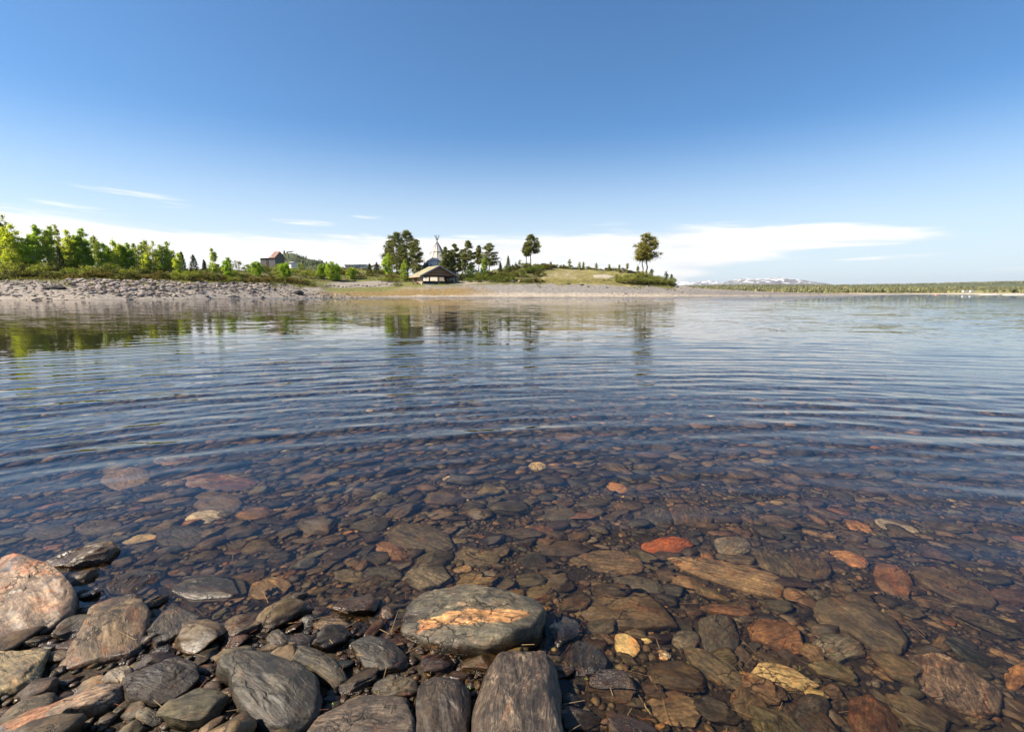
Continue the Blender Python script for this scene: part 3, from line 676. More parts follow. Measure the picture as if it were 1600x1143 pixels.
# ------------------------------------------------------------------ far shore: terrain built from shore profiles
KN = [  # px, waterline Y, (Y, py) beach top, (Y, py) mid, (Y, py) crest, back z
 (-420, 66, (78, 434), (84, 428), (100, 412), 8), (-300, 72, (84, 434), (90, 428), (106, 414), 8), (0, 88, (100, 438), (108, 431), (125, 418), 8), (150, 93, (106, 438), (115, 431), (135, 417), 8),
 (300, 106, (120, 439), (128, 433), (150, 421), 8), (450, 132, (146, 444), (155, 439), (190, 423), 8), (520, 143, (153, 452), (166, 441), (195, 420), 9),
 (600, 149, (160, 450), (172, 440), (200, 420.5), 9), (645, 150, (162, 445), (174, 441), (200, 434), 6), (720, 150, (166, 443.5), (178, 438.5), (200, 432), 6), (800, 150, (166, 442), (173, 437), (190, 417), 6),
 (850, 150, (166, 443), (172, 436), (190, 415.5), 6), (900, 150, (166, 443.5), (172, 437), (189, 419), 6), (960, 150, (167, 444.5), (172, 438), (187, 422), 5), (1010, 150, (170, 447), (174, 442), (184, 427), 4),
 (1045, 151, (172, 448.5), (176, 444), (181, 440), 1), (1062, 152, (173, 449.5), (178, 447.5), (183, 447.5), -.6), (1120, 165, (182, 452.5), (188, 452), (195, 452.5), -1.2), (1200, 190, (204, 456), (209, 456), (215, 456.6), -1.5),
 (1320, 250, (260, 458.6), (266, 458.6), (272, 458.8), -1.5), (1410, 325, (332, 459.8), (336, 459.8), (340, 459.9), -1.5), (1440, 350, (357, 460.5), (361, 460.6), (365, 460.7), -2), (1500, 400, (407, 462), (411, 462), (415, 462), -2.5)]
KA = np.array([k[0] for k in KN], float)
def prof(px):
    """Y and z knots for each px (arrays)"""
    px = np.asarray(px, float)
    g = lambda f: np.interp(px, KA, [f(k) for k in KN])
    yw = g(lambda k: k[1]); y2 = g(lambda k: k[2][0]); y3 = g(lambda k: k[3][0]); y4 = g(lambda k: k[4][0])
    z2 = g(lambda k: Z_of(k[2][1], k[2][0])); z3 = g(lambda k: Z_of(k[3][1], k[3][0])); z4 = g(lambda k: Z_of(k[4][1], k[4][0])); z5 = g(lambda k: k[5])
    Ys = np.stack([yw - 14, yw, y2, y3, y4, y4 + 45, y4 + 420], -1)
    Zs = np.stack([yw * 0 - 1.6, yw * 0, z2, z3, z4, np.where(z5 > 2, z4 * .45 + z5 * .55, z5), np.where(z5 > 2, z5 + 2, -3)], -1)
    return Ys, Zs
def tz(px, Y, rough=True):
    px = np.asarray(px, float); Y = np.asarray(Y, float); sh = px.shape
    px = px.ravel(); Y = Y.ravel(); Ys, Zs = prof(px); z = np.zeros_like(Y)
    i = np.clip((Y[:, None] >= Ys).sum(1) - 1, 0, 5); a_ = np.arange(len(Y))
    t = np.clip((Y - Ys[a_, i]) / (Ys[a_, i + 1] - Ys[a_, i]), 0, 1)
    sm = np.where(i >= 2, t * t * (3 - 2 * t) * .5 + t * .5, t)
    z = Zs[a_, i] + (Zs[a_, i + 1] - Zs[a_, i]) * sm
    if rough:
        X = X_of(px, Y); k = sstep(z, 0, .8)
        z = z + k * (.10 * n2(X, Y, 1.7, 3, 31) + .22 * n2(X, Y, 9, 2, 32) * sstep(z, 1.5, 4))
    return z.reshape(sh)
def TZ(px, Y): return float(tz(np.array([px]), np.array([Y]))[0])
def pt(px, Y, dz=0): return Vector((X_of(px, Y), Y, TZ(px, Y) + dz))
pxs = np.arange(-420, 1501, 3.0); NR = 150
fr = np.r_[np.linspace(0, 1, 14)[:-1], 1 + np.linspace(0, 1, 40)[:-1], 2 + np.linspace(0, 1, 20)[:-1], 3 + np.linspace(0, 1, 36)[:-1], 4 + np.linspace(0, 1, 20)[:-1], 5 + np.linspace(0, 1, 12)]
Ys, Zs = prof(pxs); ii = np.minimum(fr.astype(int), 5); tt = fr - ii
YY = Ys[:, ii] * (1 - tt) + Ys[:, ii + 1] * tt; PX = np.repeat(pxs[:, None], len(fr), 1)
ZZ = tz(PX, YY); XX = X_of(PX, YY); nr, na = YY.shape
idx = np.arange(nr * na).reshape(nr, na)
f = np.stack([idx[:-1, :-1], idx[1:, :-1], idx[1:, 1:], idx[:-1, 1:]], -1).reshape(-1, 4)
# ground cover colours
def col(*c): return np.array(c)
Fx = fr[None, :].repeat(nr, 0).ravel(); px_ = PX.ravel(); x_, y_ = XX.ravel(), YY.ravel()
nA, nB, nC = n2(x_, y_, 6, 4, 41), n2(x_, y_, 2.2, 4, 42), n2(x_, y_, 14, 3, 43)
gravel = col(.29, .255, .215); pale = col(.37, .32, .255); grey = col(.225, .21, .19); grass = col(.15, .15, .045); ochre = col(.215, .15, .06); heath = col(.10, .095, .035); dryg = col(.235, .205, .09)
def w3(w): return np.clip(w, 0, 1)[:, None]
C_ = np.tile(gravel, (len(px_), 1))
C_ = C_ + w3(sstep(px_, 640, 700)) * (grey - C_)
k = w3((1 - sstep(np.abs(Fx - 1.15 + nB * .06), .05, .22)) * sstep(px_, 560, 700) + (1 - sstep(Fx, 1.1, 1.35)) * (1 - sstep(px_, 60, 160)) * .7); C_ = C_ + k * (pale - C_)
k = w3(sstep(Fx + nA * .22 + nB * .1, 1.75, 2.0)); land = heath + w3(nA + .5) * (col(.15, .16, .04) - heath)
k2 = w3(sstep(px_ + nB * 12, 838, 862) * (1 - sstep(px_, 985, 1010)) * (1 - sstep(Fx, 3.85, 4.0))); land = land + k2 * (dryg * (1 + .35 * nB[:, None]) + w3(nA) * (grass - dryg) * .8 - land)
land = land + w3(sstep(px_, 1045, 1062)) * (gravel - land)
C_ = C_ + k * (land - C_)
zg_ = w3(sstep(px_ + nA * 40 + nB * 25 - (Fx - 1) * -45, 500, 585) * (1 - sstep(px_ + nB * 30, 700, 790)) * sstep(Fx + nB * .12, 1.02, 1.2) * (1 - sstep(Fx + nB * .15, 1.45, 1.95) * sstep(px_, 600, 660)) * (1 - sstep(Fx, 2.05, 2.2)))
oc = ochre + w3(sstep(Fx + nB * .15, 1.45, 1.8) * (1 - sstep(px_, 610, 660))) * (grass - ochre); C_ = C_ + zg_ * (oc - C_)
k = w3(sstep(px_, 505, 530) * (1 - sstep(px_, 618, 632)) * sstep(Fx, 2.15, 2.3) * (1 - sstep(Fx, 3.0, 3.15))); C_ = C_ + k * (gravel * .85 - C_)
k = w3(sstep(px_, 700, 725) * (1 - sstep(px_, 745, 770)) * sstep(Fx, 2.0, 2.1) * (1 - sstep(Fx, 3.2, 3.4)) * .9); C_ = C_ + k * (pale - C_)
k = w3(sstep(px_, 838, 862) * (1 - sstep(px_, 900, 915)) * sstep(nB, .2, .35) * sstep(Fx, 2.9, 3.2) * .6); C_ = C_ + k * (pale * .8 - C_)
wet = w3(1 - sstep(Fx, 1.0, 1.035)); C_ = C_ * (1 - .45 * wet)
me = mesh_np('shore', np.stack([x_, y_, ZZ.ravel()], 1), f, M['terrain'], True, {'tint': ('FLOAT_COLOR', np.c_[np.clip(C_, .01, 1), np.ones(len(C_))])})
tag(link('shore', me), kind='structure')

# loose stones of the shore: one mass, too many to count
def blob_field(name, items, mat, lvl=1):
    Ft = ICO[lvl][1]; n = len(ICO[lvl][0]); tp = [rock_shape(ICO[lvl][0], np.random.default_rng(900 + i), 8, .12) for i in range(10)]
    VV, FF, TT = [], [], []
    for i, (x, y, z, a_, b_, c_, th, tint) in enumerate(items):
        V = tp[i % 10] * np.array([a_, b_, c_]); ca, sa = math.cos(th), math.sin(th)
        V = np.c_[V[:, 0] * ca - V[:, 1] * sa, V[:, 0] * sa + V[:, 1] * ca, V[:, 2]] + np.array([x, y, z])
        VV.append(V); FF.append(Ft + i * n); TT.append(np.tile(np.r_[tint, 1], (n, 1)))
    me = mesh_np(name, np.vstack(VV), np.vstack(FF), mat, False, {'tint': ('FLOAT_COLOR', np.vstack(TT))})
    return link(name, me)
items = []; q = random.Random(31)
def shore_stone(px, fl, s0, s1, tone):
    Ys_, _ = prof(np.array([px])); Ys_ = Ys_[0]; i = min(int(fl), 5); Y = Ys_[i] + (Ys_[i + 1] - Ys_[i]) * (fl - i)
    a_ = math.exp(q.uniform(math.log(s0), math.log(s1))); z = TZ(px, Y); g_ = q.uniform(.7, 1.3)
    c = np.array([.33, .28, .235]) * q.choice([.55, .8, 1, 1, 1.15]) * g_ * tone * np.array([1 + q.uniform(-.05, .08), 1, 1 + q.uniform(-.08, .06)])
    items.append((X_of(px, Y), Y, z + a_ * .12, a_, a_ * q.uniform(.5, .9), a_ * q.uniform(.3, .6), q.uniform(0, 6.3), np.clip(c, .02, .7)))
for _ in range(8200):
    px = q.uniform(-80, 585); fl = 1 + q.random() ** (.7 if 100 < px < 460 else 1.2) * 1.0
    if px > 465 and (fl - 1) > (1 - (px - 465) / 120) * q.uniform(.5, 1.1): continue
    big = 1.0 if 110 < px < 420 else .6
    if q.random() < .45: big *= .5
    if px < 120 and q.random() < .5 and fl < 1.7: continue
    if fl < 1.16 and q.random() < .6: big *= .4
    if n2(np.array([X_of(px, 100.)]), np.array([fl * 30]), 7, 2, 77)[0] < -.25 and q.random() < .7: continue
    shore_stone(px, fl, .10 * big, .85 * big, 1.0 if q.random() < .85 else .35)
for _ in range(1500):
    px = q.uniform(720, 1060); shore_stone(px, q.uniform(1.1, 2.0), .06, .2, q.choice([.6, .8, 1]))
for _ in range(1100):
    px = q.uniform(950, 1330); shore_stone(px, q.uniform(1.05, 2.5), .08, .34, q.choice([.5, .8, 1, 1.1]))
tag(blob_field('shore_stones', items, M['beachstone']), 'countless pale rounded stones strewn over the far beach', 'stones', kind='stuff')

# ------------------------------------------------------------------ single rocks on the shore
def shore_rock(px, Y, w, h, d, mat, label, cat='rock', sink=.25, seed=0, group=None):
    V = rock_shape(ICO[3][0], np.random.default_rng(abs(seed + int(px))), 12, .12) * np.array([w / 2, d / 2, h / 2])
    me = mesh_np('rock', V, ICO[3][1], mat, False); p = pt(px, Y); p.z += h * (.5 - sink)
    return tag(link('rock', me, None, p), label, cat, group)
shore_rock(72, 97, 1.7, .75, 1.0, M['blackrock'], 'small black stone at the left end of the flat black boulder on the beach')
shore_rock(93, 98, 4.1, 1.25, 1.6, M['blackrock'], 'long flat black boulder on the pale beach at the far left')
shore_rock(467, 138, 3.2, 1.5, 1.8, M['blackrock'], 'rounded black boulder on the pale beach before the grassy bay')
for i, (px, w, h, c, l) in enumerate(((131, 2.2, .9, 'palerock', 'pale grey rock at the edge of the bushes above the flat black boulder'), (147, 1.3, .8, 'blackrock', 'dark rock right of the pale rock under the left bushes'),
    (228, 1.1, 1.0, 'greywood', 'upright grey rock below the bushes on the left shore'), (200, 1.6, .6, 'palerock', 'pale low rock under the dark left bushes'))):
    Ysb = prof(np.array([px]))[0][0]; shore_rock(px, Ysb[2] - .3, w, h, w * .7, M[c], l)
for px, fl, w, h, l in ((888, 1.98, 1.3, .55, 'black rock at the foot of the grassy mound'), (909, 1.9, 1.5, .5, 'flat black rock on gravel right below the mound'), (919, 1.75, .9, .35, 'small dark rock on the gravel between two flat ones'),
    (948, 1.72, 1.2, .3, 'low flat dark rock on the gravel below the right shrubs'), (978, 1.25, 1.0, .35, 'dark rock near the waterline below the lone twin trunk pine'), (260, 1.4, 1.1, .5, 'dark stone near the water in the left stone field'),
    (370, 1.95, 1.3, .5, 'dark rock at the bush edge left of the barn'), (430, 1.5, .9, .9, 'dark stump like rock standing on the pale beach below the barn'), (445, 1.97, 1.5, .4, 'brown flat rock at the grass edge below the barn'),
    (1056, 2.0, 1.2, .8, 'grey rock ending the shrubs at the tip of the mound'), (1082, 2.1, 1.0, .6, 'small grey rock on the low spit beyond the shrubs')):
    Yk = prof(np.array([px]))[0][0]; i = int(fl); shore_rock(px, Yk[i] + (Yk[i + 1] - Yk[i]) * (fl - i), w, h, w * .8, M['blackrock'] if 'grey' not in l else M['greywood'], l)
slab_ = shore_rock(941, 177, 8.8, .55, 4.6, M['palerock'], 'long pale bare rock slab lying in the grass of the mound', sink=.36, seed=3); slab_.rotation_euler.x = R(19)
# row of pale kerb stones above the grassy bay
for i in range(17):
    px = 509 + i * 6.3; Yk = prof(np.array([px]))[0][0]; Y = Yk[2] + 5.0 + (1.2 * math.sin(i))
    shore_rock(px, Y, 1.35 + .3 * math.sin(i * 2.1), .62, .7, M['palerock'], 'one of the pale blocks in the stone row above the grassy bay', 'stone block', .2, i, 'pale blocks of the stone row')

# ------------------------------------------------------------------ trees and shrubs
def leaves(cent, rad, n, size, rng, tint, squash=1.0, up=0.0):
    """n small leaf faces in ellipsoidal clumps; cent (k,3), rad (k,)"""
    k = len(cent); i = rng.integers(0, k, n); d = rng.normal(size=(n, 3)); d /= np.linalg.norm(d, axis=1, keepdims=True)
    r = np.minimum(np.abs(rng.normal(0, .62, n)) + .08, 1.5); P_ = cent[i] + d * (r * rad[i])[:, None] * np.array([1, 1, squash])
    a_ = rng.normal(size=(n, 3)); a_[:, 2] *= .6; a_ /= np.linalg.norm(a_, axis=1, keepdims=True); b_ = np.cross(a_, rng.normal(size=(n, 3))); b_ /= np.linalg.norm(b_, axis=1, keepdims=True)
    s = size * rng.uniform(.6, 1.35, n)[:, None]; a_ = a_ * s; b_ = b_ * s * .6
    V = np.stack([P_ - a_, P_ - b_, P_ + a_, P_ + b_], 1).reshape(-1, 3)
    ct = rng.normal(0, .14, k)[i]
    t = np.array(tint)[None] * np.exp(ct + rng.normal(0, .2, n))[:, None] * np.stack([1 + rng.normal(0, .09, n), np.ones(n), np.ones(n)], 1)
    return V, np.repeat(np.clip(t, .004, .9), 4, 0)
def crown_mesh(sets, mat):
    V = np.vstack([s[0] for s in sets]); t = np.vstack([s[1] for s in sets])
    f = np.arange(len(V)).reshape(-1, 4)
    return mesh_np('crown', V, f, mat, False, {'tint': ('FLOAT_COLOR', np.c_[t, np.ones(len(t))])})
def limbs(mb, base, tip, r0, r1, rng, bends=4, wob=.04):
    p = Vector(base); L_ = (Vector(tip) - p).length
    for i in range(bends):
        t = (i + 1) / bends; q_ = Vector(base).lerp(Vector(tip), t)
        if i < bends - 1: q_ += Vector(rng.normal(0, L_ * wob, 3) * np.array([1, 1, .3]))
        mb.tube(p, q_, r0 + (r1 - r0) * i / bends, r0 + (r1 - r0) * t, 6); p = q_
PINE = (.060, .070, .022); BIRCH = (.31, .37, .055); DBIRCH = (.17, .21, .04); SPR = (.035, .048, .02); HEATH = (.13, .105, .03); WILLOW = (.22, .25, .055); OLIVE = (.15, .155, .045)
def pine(px, Y, top, wpx, label, seed, bare=.32, tint=PINE, group='pines on the far shore', asym=0, dens=1.0, loc=None, lean=0):
    rng = np.random.default_rng(seed); p = pt(px, Y) if loc is None else loc; h = Z_of(top, Y) - p.z; w = wpx / F * Y / CT * .5
    t = empty('pine_tree', p); mb = MB(); limbs(mb, (0, 0, -.3), (lean, 0, h * .97), .015 * h + .06, .03, rng, 6, .012)
    cs, rs = [], []
    for i in range(int(44 + 26 * h / 8)):
        u = rng.uniform(bare, 1.0) ** .85; z = h * u; q_ = (u - bare) / (1 - bare)
        rr = w * (math.sin(min(1, (q_ * .86 + .14)) * math.pi) ** .55 * (1 - .35 * q_)) * rng.uniform(.35, 1.08); az_ = rng.uniform(0, 6.28)
        k = 1 + asym * math.cos(az_); tip = np.array([math.cos(az_) * rr * k + lean * u, math.sin(az_) * rr * k, z + rr * .18])
        limbs(mb, (lean * u, 0, z - rr * .25), tip, .05, .02, rng, 2, .05)
        cs.append(tip); rs.append(rng.uniform(.55, .95) * (.5 + w * .20) * (1.15 - .5 * q_))
        if rr > w * .5: cs.append(tip * np.array([.6, .6, 1]) - np.array([0, 0, rr * .06])); rs.append(rs[-1] * .85)
    cs.append(np.array([lean, 0, h - .25])); rs.append(.4)
    mb.build('trunk', M['bark'], t, smooth=True)
    S_ = leaves(np.array(cs), np.array(rs), int(100 * len(cs) * dens), .19, rng, np.array(tint) * (2.7, 2.5, 2.1), .6)
    link('crown', crown_mesh([S_], M['needle']), t)
    return tag(t, label, 'pine tree', group)
def birch(px, Y, top, wpx, label, seed, tint=BIRCH, dens=1.0, stems=3, group='young birches on the far shore', low=.12, name='birch_tree', cat='birch tree'):
    rng = np.random.default_rng(seed); p = pt(px, Y); h = Z_of(top, Y) - p.z; w = wpx / F * Y / CT * .5
    t = empty(name, p); mb = MB(); cs, rs = [], []
    for s in range(stems):
        a_ = rng.uniform(0, 6.28); off = w * .45 * (0 if stems == 1 else 1); hh_ = h * (1 if s == 0 else rng.uniform(.72, .97))
        tx_, ty_ = off * math.cos(a_), off * math.sin(a_) * .7
        if s == 0: tx_ *= .3
        limbs(mb, (tx_ * .25, ty_ * .25, -.2), (tx_, ty_, hh_), .02 + .008 * h, .015, rng, 5, .02)
        for i in range(int(14 + 5 * h / stems ** .5)):
            u = rng.uniform(low, 1.0); rr = w * .74 * (math.sin(min(1, u * .8 + .2) * math.pi) ** .6) * rng.uniform(.3, 1.15) * (.75 if stems > 1 else 1); b_ = rng.uniform(0, 6.28)
            c = np.array([tx_ * u + math.cos(b_) * rr, ty_ * u + math.sin(b_) * rr, hh_ * u])
            limbs(mb, (tx_ * u, ty_ * u, hh_ * u - rr * .6), c, .025, .008, rng, 2, .03); cs.append(c); rs.append(rng.uniform(.35, .72) * (.62 + .16 * w))
        cs.append(np.array([tx_, ty_, hh_ - .1])); rs.append(.28)
    mb.build('trunk', M['birchbark'], t, smooth=True)
    link('crown', crown_mesh([leaves(np.array(cs), np.array(rs), int(62 * len(cs) * dens), .155, rng, tint, .95)], M['leaf']), t)
    return tag(t, label, cat, group)
def spruce(px, Y, top, wpx, label, seed, tint=SPR, group='small spruces on the far shore'):
    rng = np.random.default_rng(seed); p = pt(px, Y); h = Z_of(top, Y) - p.z; w = wpx / F * Y / CT * .5
    t = empty('spruce_tree', p); mb = MB(); limbs(mb, (0, 0, -.2), (0, 0, h), .03 + .01 * h, .01, rng, 4, .004); cs, rs = [], []
    nl = int(6 + h * 1.6)
    for i in range(nl):
        u = .08 + .9 * i / nl; rr = w * (1 - u) ** .8
        for j in range(7):
            a_ = 6.28 * j / 7 + rng.uniform(-.4, .4); k = rng.uniform(.55, 1.1)
            cs.append(np.array([math.cos(a_) * rr * k, math.sin(a_) * rr * k, h * u - rr * .18])); rs.append(.16 + .42 * rr)
    cs.append(np.array([0, 0, h - .1])); rs.append(.12)
    mb.build('trunk', M['bark'], t, smooth=True)
    link('crown', crown_mesh([leaves(np.array(cs), np.array(rs), 30 * len(cs), .12, rng, np.array(tint) * 1.6, .85)], M['needle']), t)
    return tag(t, label, 'spruce tree', group)
def shrub(px, Y, top, wpx, label, seed, tint, group, cat='shrub', dens=1.0, name='shrub'):
    rng = np.random.default_rng(seed); p = pt(px, Y); h = max(.5, Z_of(top, Y) - p.z); w = wpx / F * Y / CT * .5
    t = empty(name, p); mb = MB(); k = int(7 + w * 4 * min(h, 2)); cs, rs = [], []
    for i in range(k):
        a_ = rng.uniform(0, 6.28); r_ = w * math.sqrt(rng.random()) * .92; zt = h * (1 - .65 * (r_ / w) ** 2) * rng.uniform(.35, .92)
        c = np.array([math.cos(a_) * r_, math.sin(a_) * r_ * .6, zt]); cs.append(c); rs.append(min(h * .38, .65) * rng.uniform(.6, 1.15))
        mb.tube((c[0] * .4, c[1] * .4, -.2), tuple(c), .025, .01, 4)
    mb.build('stem', M['bark'], t)
    link('foliage', crown_mesh([leaves(np.array(cs), np.array(rs), int(75 * k * dens), .10, rng, tint, .8)], M['leaf']), t)
    return tag(t, label, cat, group)

# pines round the shelter
pine(621, 196, 364, 48, 'tall dense pine on the left of the big pine clump beside the turf roofed shelter', 1, .08, dens=1.2)
pine(638, 200, 361, 48, 'tallest dark pine in the middle of the big clump left of the cone tent', 2, .08, dens=1.25)
pine(652, 180, 374, 26, 'slimmer pine on the right of the big clump nearest the cone tent', 3, .14)
pine(611, 202, 381, 20, 'lower pine at the left back of the big pine clump', 4, .2)
pine(629, 192, 385, 26, 'stocky shorter pine in front of the big pine clump', 51, .15)
pine(697, 178, 386, 20, 'narrow pine just right of the cone tent', 5, .12)
pine(712, 179, 381, 22, 'slim pine second to the right of the cone tent', 6, .12)
pine(732, 196, 377, 27, 'broad dark pine between the shelter and the open slope', 7, .12)
pine(749, 204, 384, 14, 'thin pine squeezed between two broader pines right of the shelter', 8, .3)
pine(765, 194, 381, 34, 'spreading pine at the right end of the group by the shelter', 9, .12, dens=.8)
pine(704, 210, 392, 18, 'short pine in the back of the group right of the cone tent', 10, .2)
pine(723, 212, 390, 18, 'shaded short pine behind the broad dark pine', 52, .2)
pine(829, 189, 367, 29, 'lone tall pine on the crest with bare lower trunk', 11, .33, dens=1.1, asym=.15)
pine(822, 190, 379, 13, 'slim pine close beside the lone tall pine on the crest', 12, .38)
pine(1008, 184, 366, 50, 'lone broad crowned pine on the right end of the mound', 13, .24, asym=.12, dens=1.35, tint=(.085, .085, .022))
pine(1003, 184.4, 378, 30, 'second thinner trunk growing against the broad crowned lone pine', 14, .36, dens=.9, tint=(.085, .085, .022))
pine(6, 128, 341, 34, 'dark pine at the far left edge behind the bright birches', 15, .12, dens=.9)
pine(-30, 122, 350, 40, 'dark pine outside the left end of the birches', 16, .2)
# birches on the left bank: px, Y, top, width, label, tint, dens, stems
BT = [(24, 130, 337, 20, 'thinly leaved tall birch rising above the left birch wall', (.20, .24, .05), .3, 2), (32, 121, 353, 40, 'big bright green birch at the left end of the birch wall', BIRCH, 1.3, 4), (62, 122, 352, 38, 'broad bright birch second from the left in the birch wall', (.21, .31, .035), 1.3, 4),
 (88, 124, 354, 26, 'birch in the middle of the left birch wall', (.22, .29, .05), .9, 3), (102, 130, 352, 16, 'half bare tall birch behind the middle of the birch wall', (.22, .25, .08), .35, 2), (120, 124, 361, 28, 'rounded green birch right of the dark little spruce', BIRCH, 1.3, 4),
 (139, 125, 358, 28, 'tall darker green birch on the right of the birch wall', (.16, .25, .03), 1.3, 4), (157, 130, 371, 18, 'light thin birch ending the birch wall', (.24, .30, .09), .45, 2), (172, 127, 382, 24, 'compact bright birch just past the birch wall', (.18, .27, .03), 1.1, 3),
 (188, 128, 376, 26, 'pointed light green birch on the left bank', BIRCH, .9, 3), (206, 129, 380, 24, 'dark green birch with a rounded top on the left bank', (.15, .24, .035), 1.1, 3), (226, 131, 378, 18, 'nearly bare birch with upright twigs on the left bank', (.24, .29, .10), .4, 2),
 (243, 131, 377, 22, 'bare looking wide birch with pale twigs', (.26, .30, .12), .3, 3), (233, 129, 394, 18, 'short leafy birch under the nearly bare one', BIRCH, .9, 2), (259, 132, 383, 20, 'medium light green birch right of the bare wide one', (.22, .29, .06), .7, 3),
 (271, 133, 379, 20, 'slender light birch left of the first dark spruce', (.22, .29, .07), .7, 2), (283, 131, 396, 16, 'low light birch in front of the first dark spruce', BIRCH, .8, 2), (337, 140, 389, 15, 'small airy birch standing alone right of the dark spruces', (.25, .32, .07), .7, 2),
 (360, 143, 404, 18, 'dense bright bush like birch left of the barn', (.17, .27, .03), 1.2, 2), (607, 186, 396, 22, 'bright green birch against the left side of the big pine clump', (.24, .33, .04), 1.1, 3), (634, 182, 406, 16, 'small slim birch in front of the big pine clump', (.20, .27, .04), .9, 2),
 (737, 180, 414, 10, 'thin young birch in front of the broad dark pine', (.20, .27, .04), .8, 1), (757, 182, 404, 18, 'leafy birch in front of the spreading pine', (.19, .26, .04), 1.0, 2), (523, 170, 409, 30, 'wide rounded bright green bushy birch on the grassy bay', (.20, .29, .035), 1.3, 4),
 (505, 172, 414, 20, 'smaller rounded birch on the left of the wide bushy one', (.15, .23, .03), 1.2, 3), (550, 176, 419, 20, 'low bright birch bush between the wide birch and the heath', (.20, .28, .04), 1, 3), (448, 166, 412, 22, 'bright round birch at the right corner of the barn', (.18, .28, .03), 1.2, 3), (400, 160, 409, 26, 'leafy birch hiding the foot of the barn', (.18, .27, .035), 1.2, 3)]
for i, (px, Y, tp, w, l, c, d, st) in enumerate(BT): birch(px, Y, tp, w * 1.18, l, 100 + i, tuple(np.array(c) * (1.45, 1.38, 1.5)), d, st)
for i in range(16):
    px = -8 + i * 18.5; birch(px, 138 + (i % 3) * 2, (372, 366, 380, 376)[i % 4] + max(0, px - 120) * .10, 22, 'light green birch standing behind the front row of birches on the left bank', 160 + i, (.30, .34, .09), .7, 3, group='birches behind the front row')
for i, (px, Y, tp, w, l) in enumerate(((100, 122, 384, 16, 'dark little spruce in front of the birch wall'), (289, 136, 392, 14, 'first dark spruce right of the left birches'), (307, 138, 397, 15, 'middle one of the three dark spruces on the left bank'), (323, 141, 405, 9, 'smallest and rightmost of the three dark spruces on the left bank'),
    (579, 188, 411, 9, 'slim pointed spruce on the heath left of the big pines'), (590, 190, 409, 10, 'taller slim spruce nearest the big pine clump'), (794, 186, 399, 8, 'thin pointed spruce on the slope left of the lone pine'), (782, 186, 409, 6, 'very small spruce beside the thin pointed one'), (420, 185, 417, 10, 'small dark spruce in the bushes by the barn wall'))):
    spruce(px, Y, tp, w, l, 200 + i, tint=SPR if i != 6 else (.10, .12, .05))
# saplings on the crest of the mound
for i, (px, tp, w, l) in enumerate(((860, 409, 4, 'leftmost tiny sapling on the crest right of the lone tall pine'), (890, 405, 11, 'bushy grey sapling on the crest of the grassy mound'), (905, 410, 5, 'thin sapling right of the bushy grey one'), (911, 409, 4, 'thin sapling beside the bushy grey one, the outer'), (931, 411, 5, 'short sapling midway along the crest'),
    (951, 414, 4, 'dark short sapling on the falling crest'), (966, 414, 5, 'spindly sapling before the right shrubs'), (979, 411, 7, 'pale twiggy sapling left of the broad crowned pine'), (995, 414, 5, 'twiggy sapling beneath the left boughs of the broad crowned pine'), (1017, 420, 8, 'sapling to the right beneath the broad crowned pine'), (1040, 425, 9, 'pale twiggy sapling at the right end of the mound'), (1048, 429, 7, 'last small sapling at the tip of the mound'))):
    birch(px, 186 if px < 960 else 183, tp, w, l, 300 + i, (.26, .28, .13), .2, 2, 'saplings along the crest', .1, 'sapling', 'sapling')
# shrubs; each band has its own kind
sb = random.Random(77)
def band(x0, x1, n, frac, tops, ws, tints, lab, grp, cat='shrub'):
    for i in range(n):
        px = x0 + (x1 - x0) * (i + sb.uniform(.15, .85)) / n; Yk = prof(np.array([px]))[0][0]; fl = sb.uniform(*frac); j = int(fl)
        Y = Yk[j] + (Yk[j + 1] - Yk[j]) * (fl - j); g_ = TZ(px, Y); pyg = HOR - (g_ - H) / Y * F * 1.0
        shrub(px, Y, pyg - sb.uniform(*tops), sb.uniform(*ws), lab, abs(int(px * 10)) + i, sb.choice(tints), grp, cat)
DK = [HEATH, (.09, .09, .025), (.075, .085, .025)]
band(-60, 230, 24, (2.1, 2.6), (8, 14), (20, 32), DK, 'dark green and brown low shrub under the left birches', 'dark low shrubs under the left birches')
band(-60, 300, 20, (2.9, 3.6), (12, 24), (20, 34), [DBIRCH, (.10, .12, .03), WILLOW], 'green shrub filling the gap between the left birch trunks', 'shrubs between the left birch trunks')
band(225, 480, 26, (2.15, 2.7), (7, 14), (16, 28), [HEATH, WILLOW, (.10, .11, .03), (.15, .12, .05)], 'olive low shrub behind the stony beach left of the grassy bay', 'olive shrubs behind the stony beach')
band(300, 500, 22, (2.9, 3.9), (9, 19), (16, 28), [WILLOW, DBIRCH, OLIVE], 'light green rounded bush around the grey barn', 'light green bushes around the barn')
band(500, 660, 24, (3.2, 3.98), (5, 10), (14, 22), [(.15, .10, .035), HEATH, OLIVE, (.12, .11, .035)], 'brownish heath shrub on the rise left of the big pines', 'brownish heath shrubs on the rise')
band(596, 636, 4, (2.7, 3.2), (7, 12), (10, 16), [WILLOW, DBIRCH], 'yellow green bush at the left side of the shelter', 'yellow green bushes by the shelter')
band(712, 850, 30, (3.0, 3.95), (7, 13), (16, 26), [OLIVE, (.12, .15, .035), (.10, .10, .03), (.15, .20, .04)], 'green shrub on the slope between the shelter and the grass', 'green shrubs on the slope right of the shelter')
band(728, 800, 6, (2.35, 2.7), (7, 11), (18, 24), [(.13, .18, .035), (.12, .15, .03)], 'low green shrub along the gravel right of the shelter', 'low shrubs along the gravel')
band(835, 1000, 22, (3.85, 4.0), (3, 7), (10, 17), [OLIVE, WILLOW, HEATH], 'little shrub along the crest of the grassy mound', 'little shrubs along the crest')
band(815, 866, 8, (3.5, 3.9), (6, 10), (12, 20), [HEATH, OLIVE], 'dark shrub on the upper slope under the lone tall pine', 'dark shrubs under the lone tall pine')
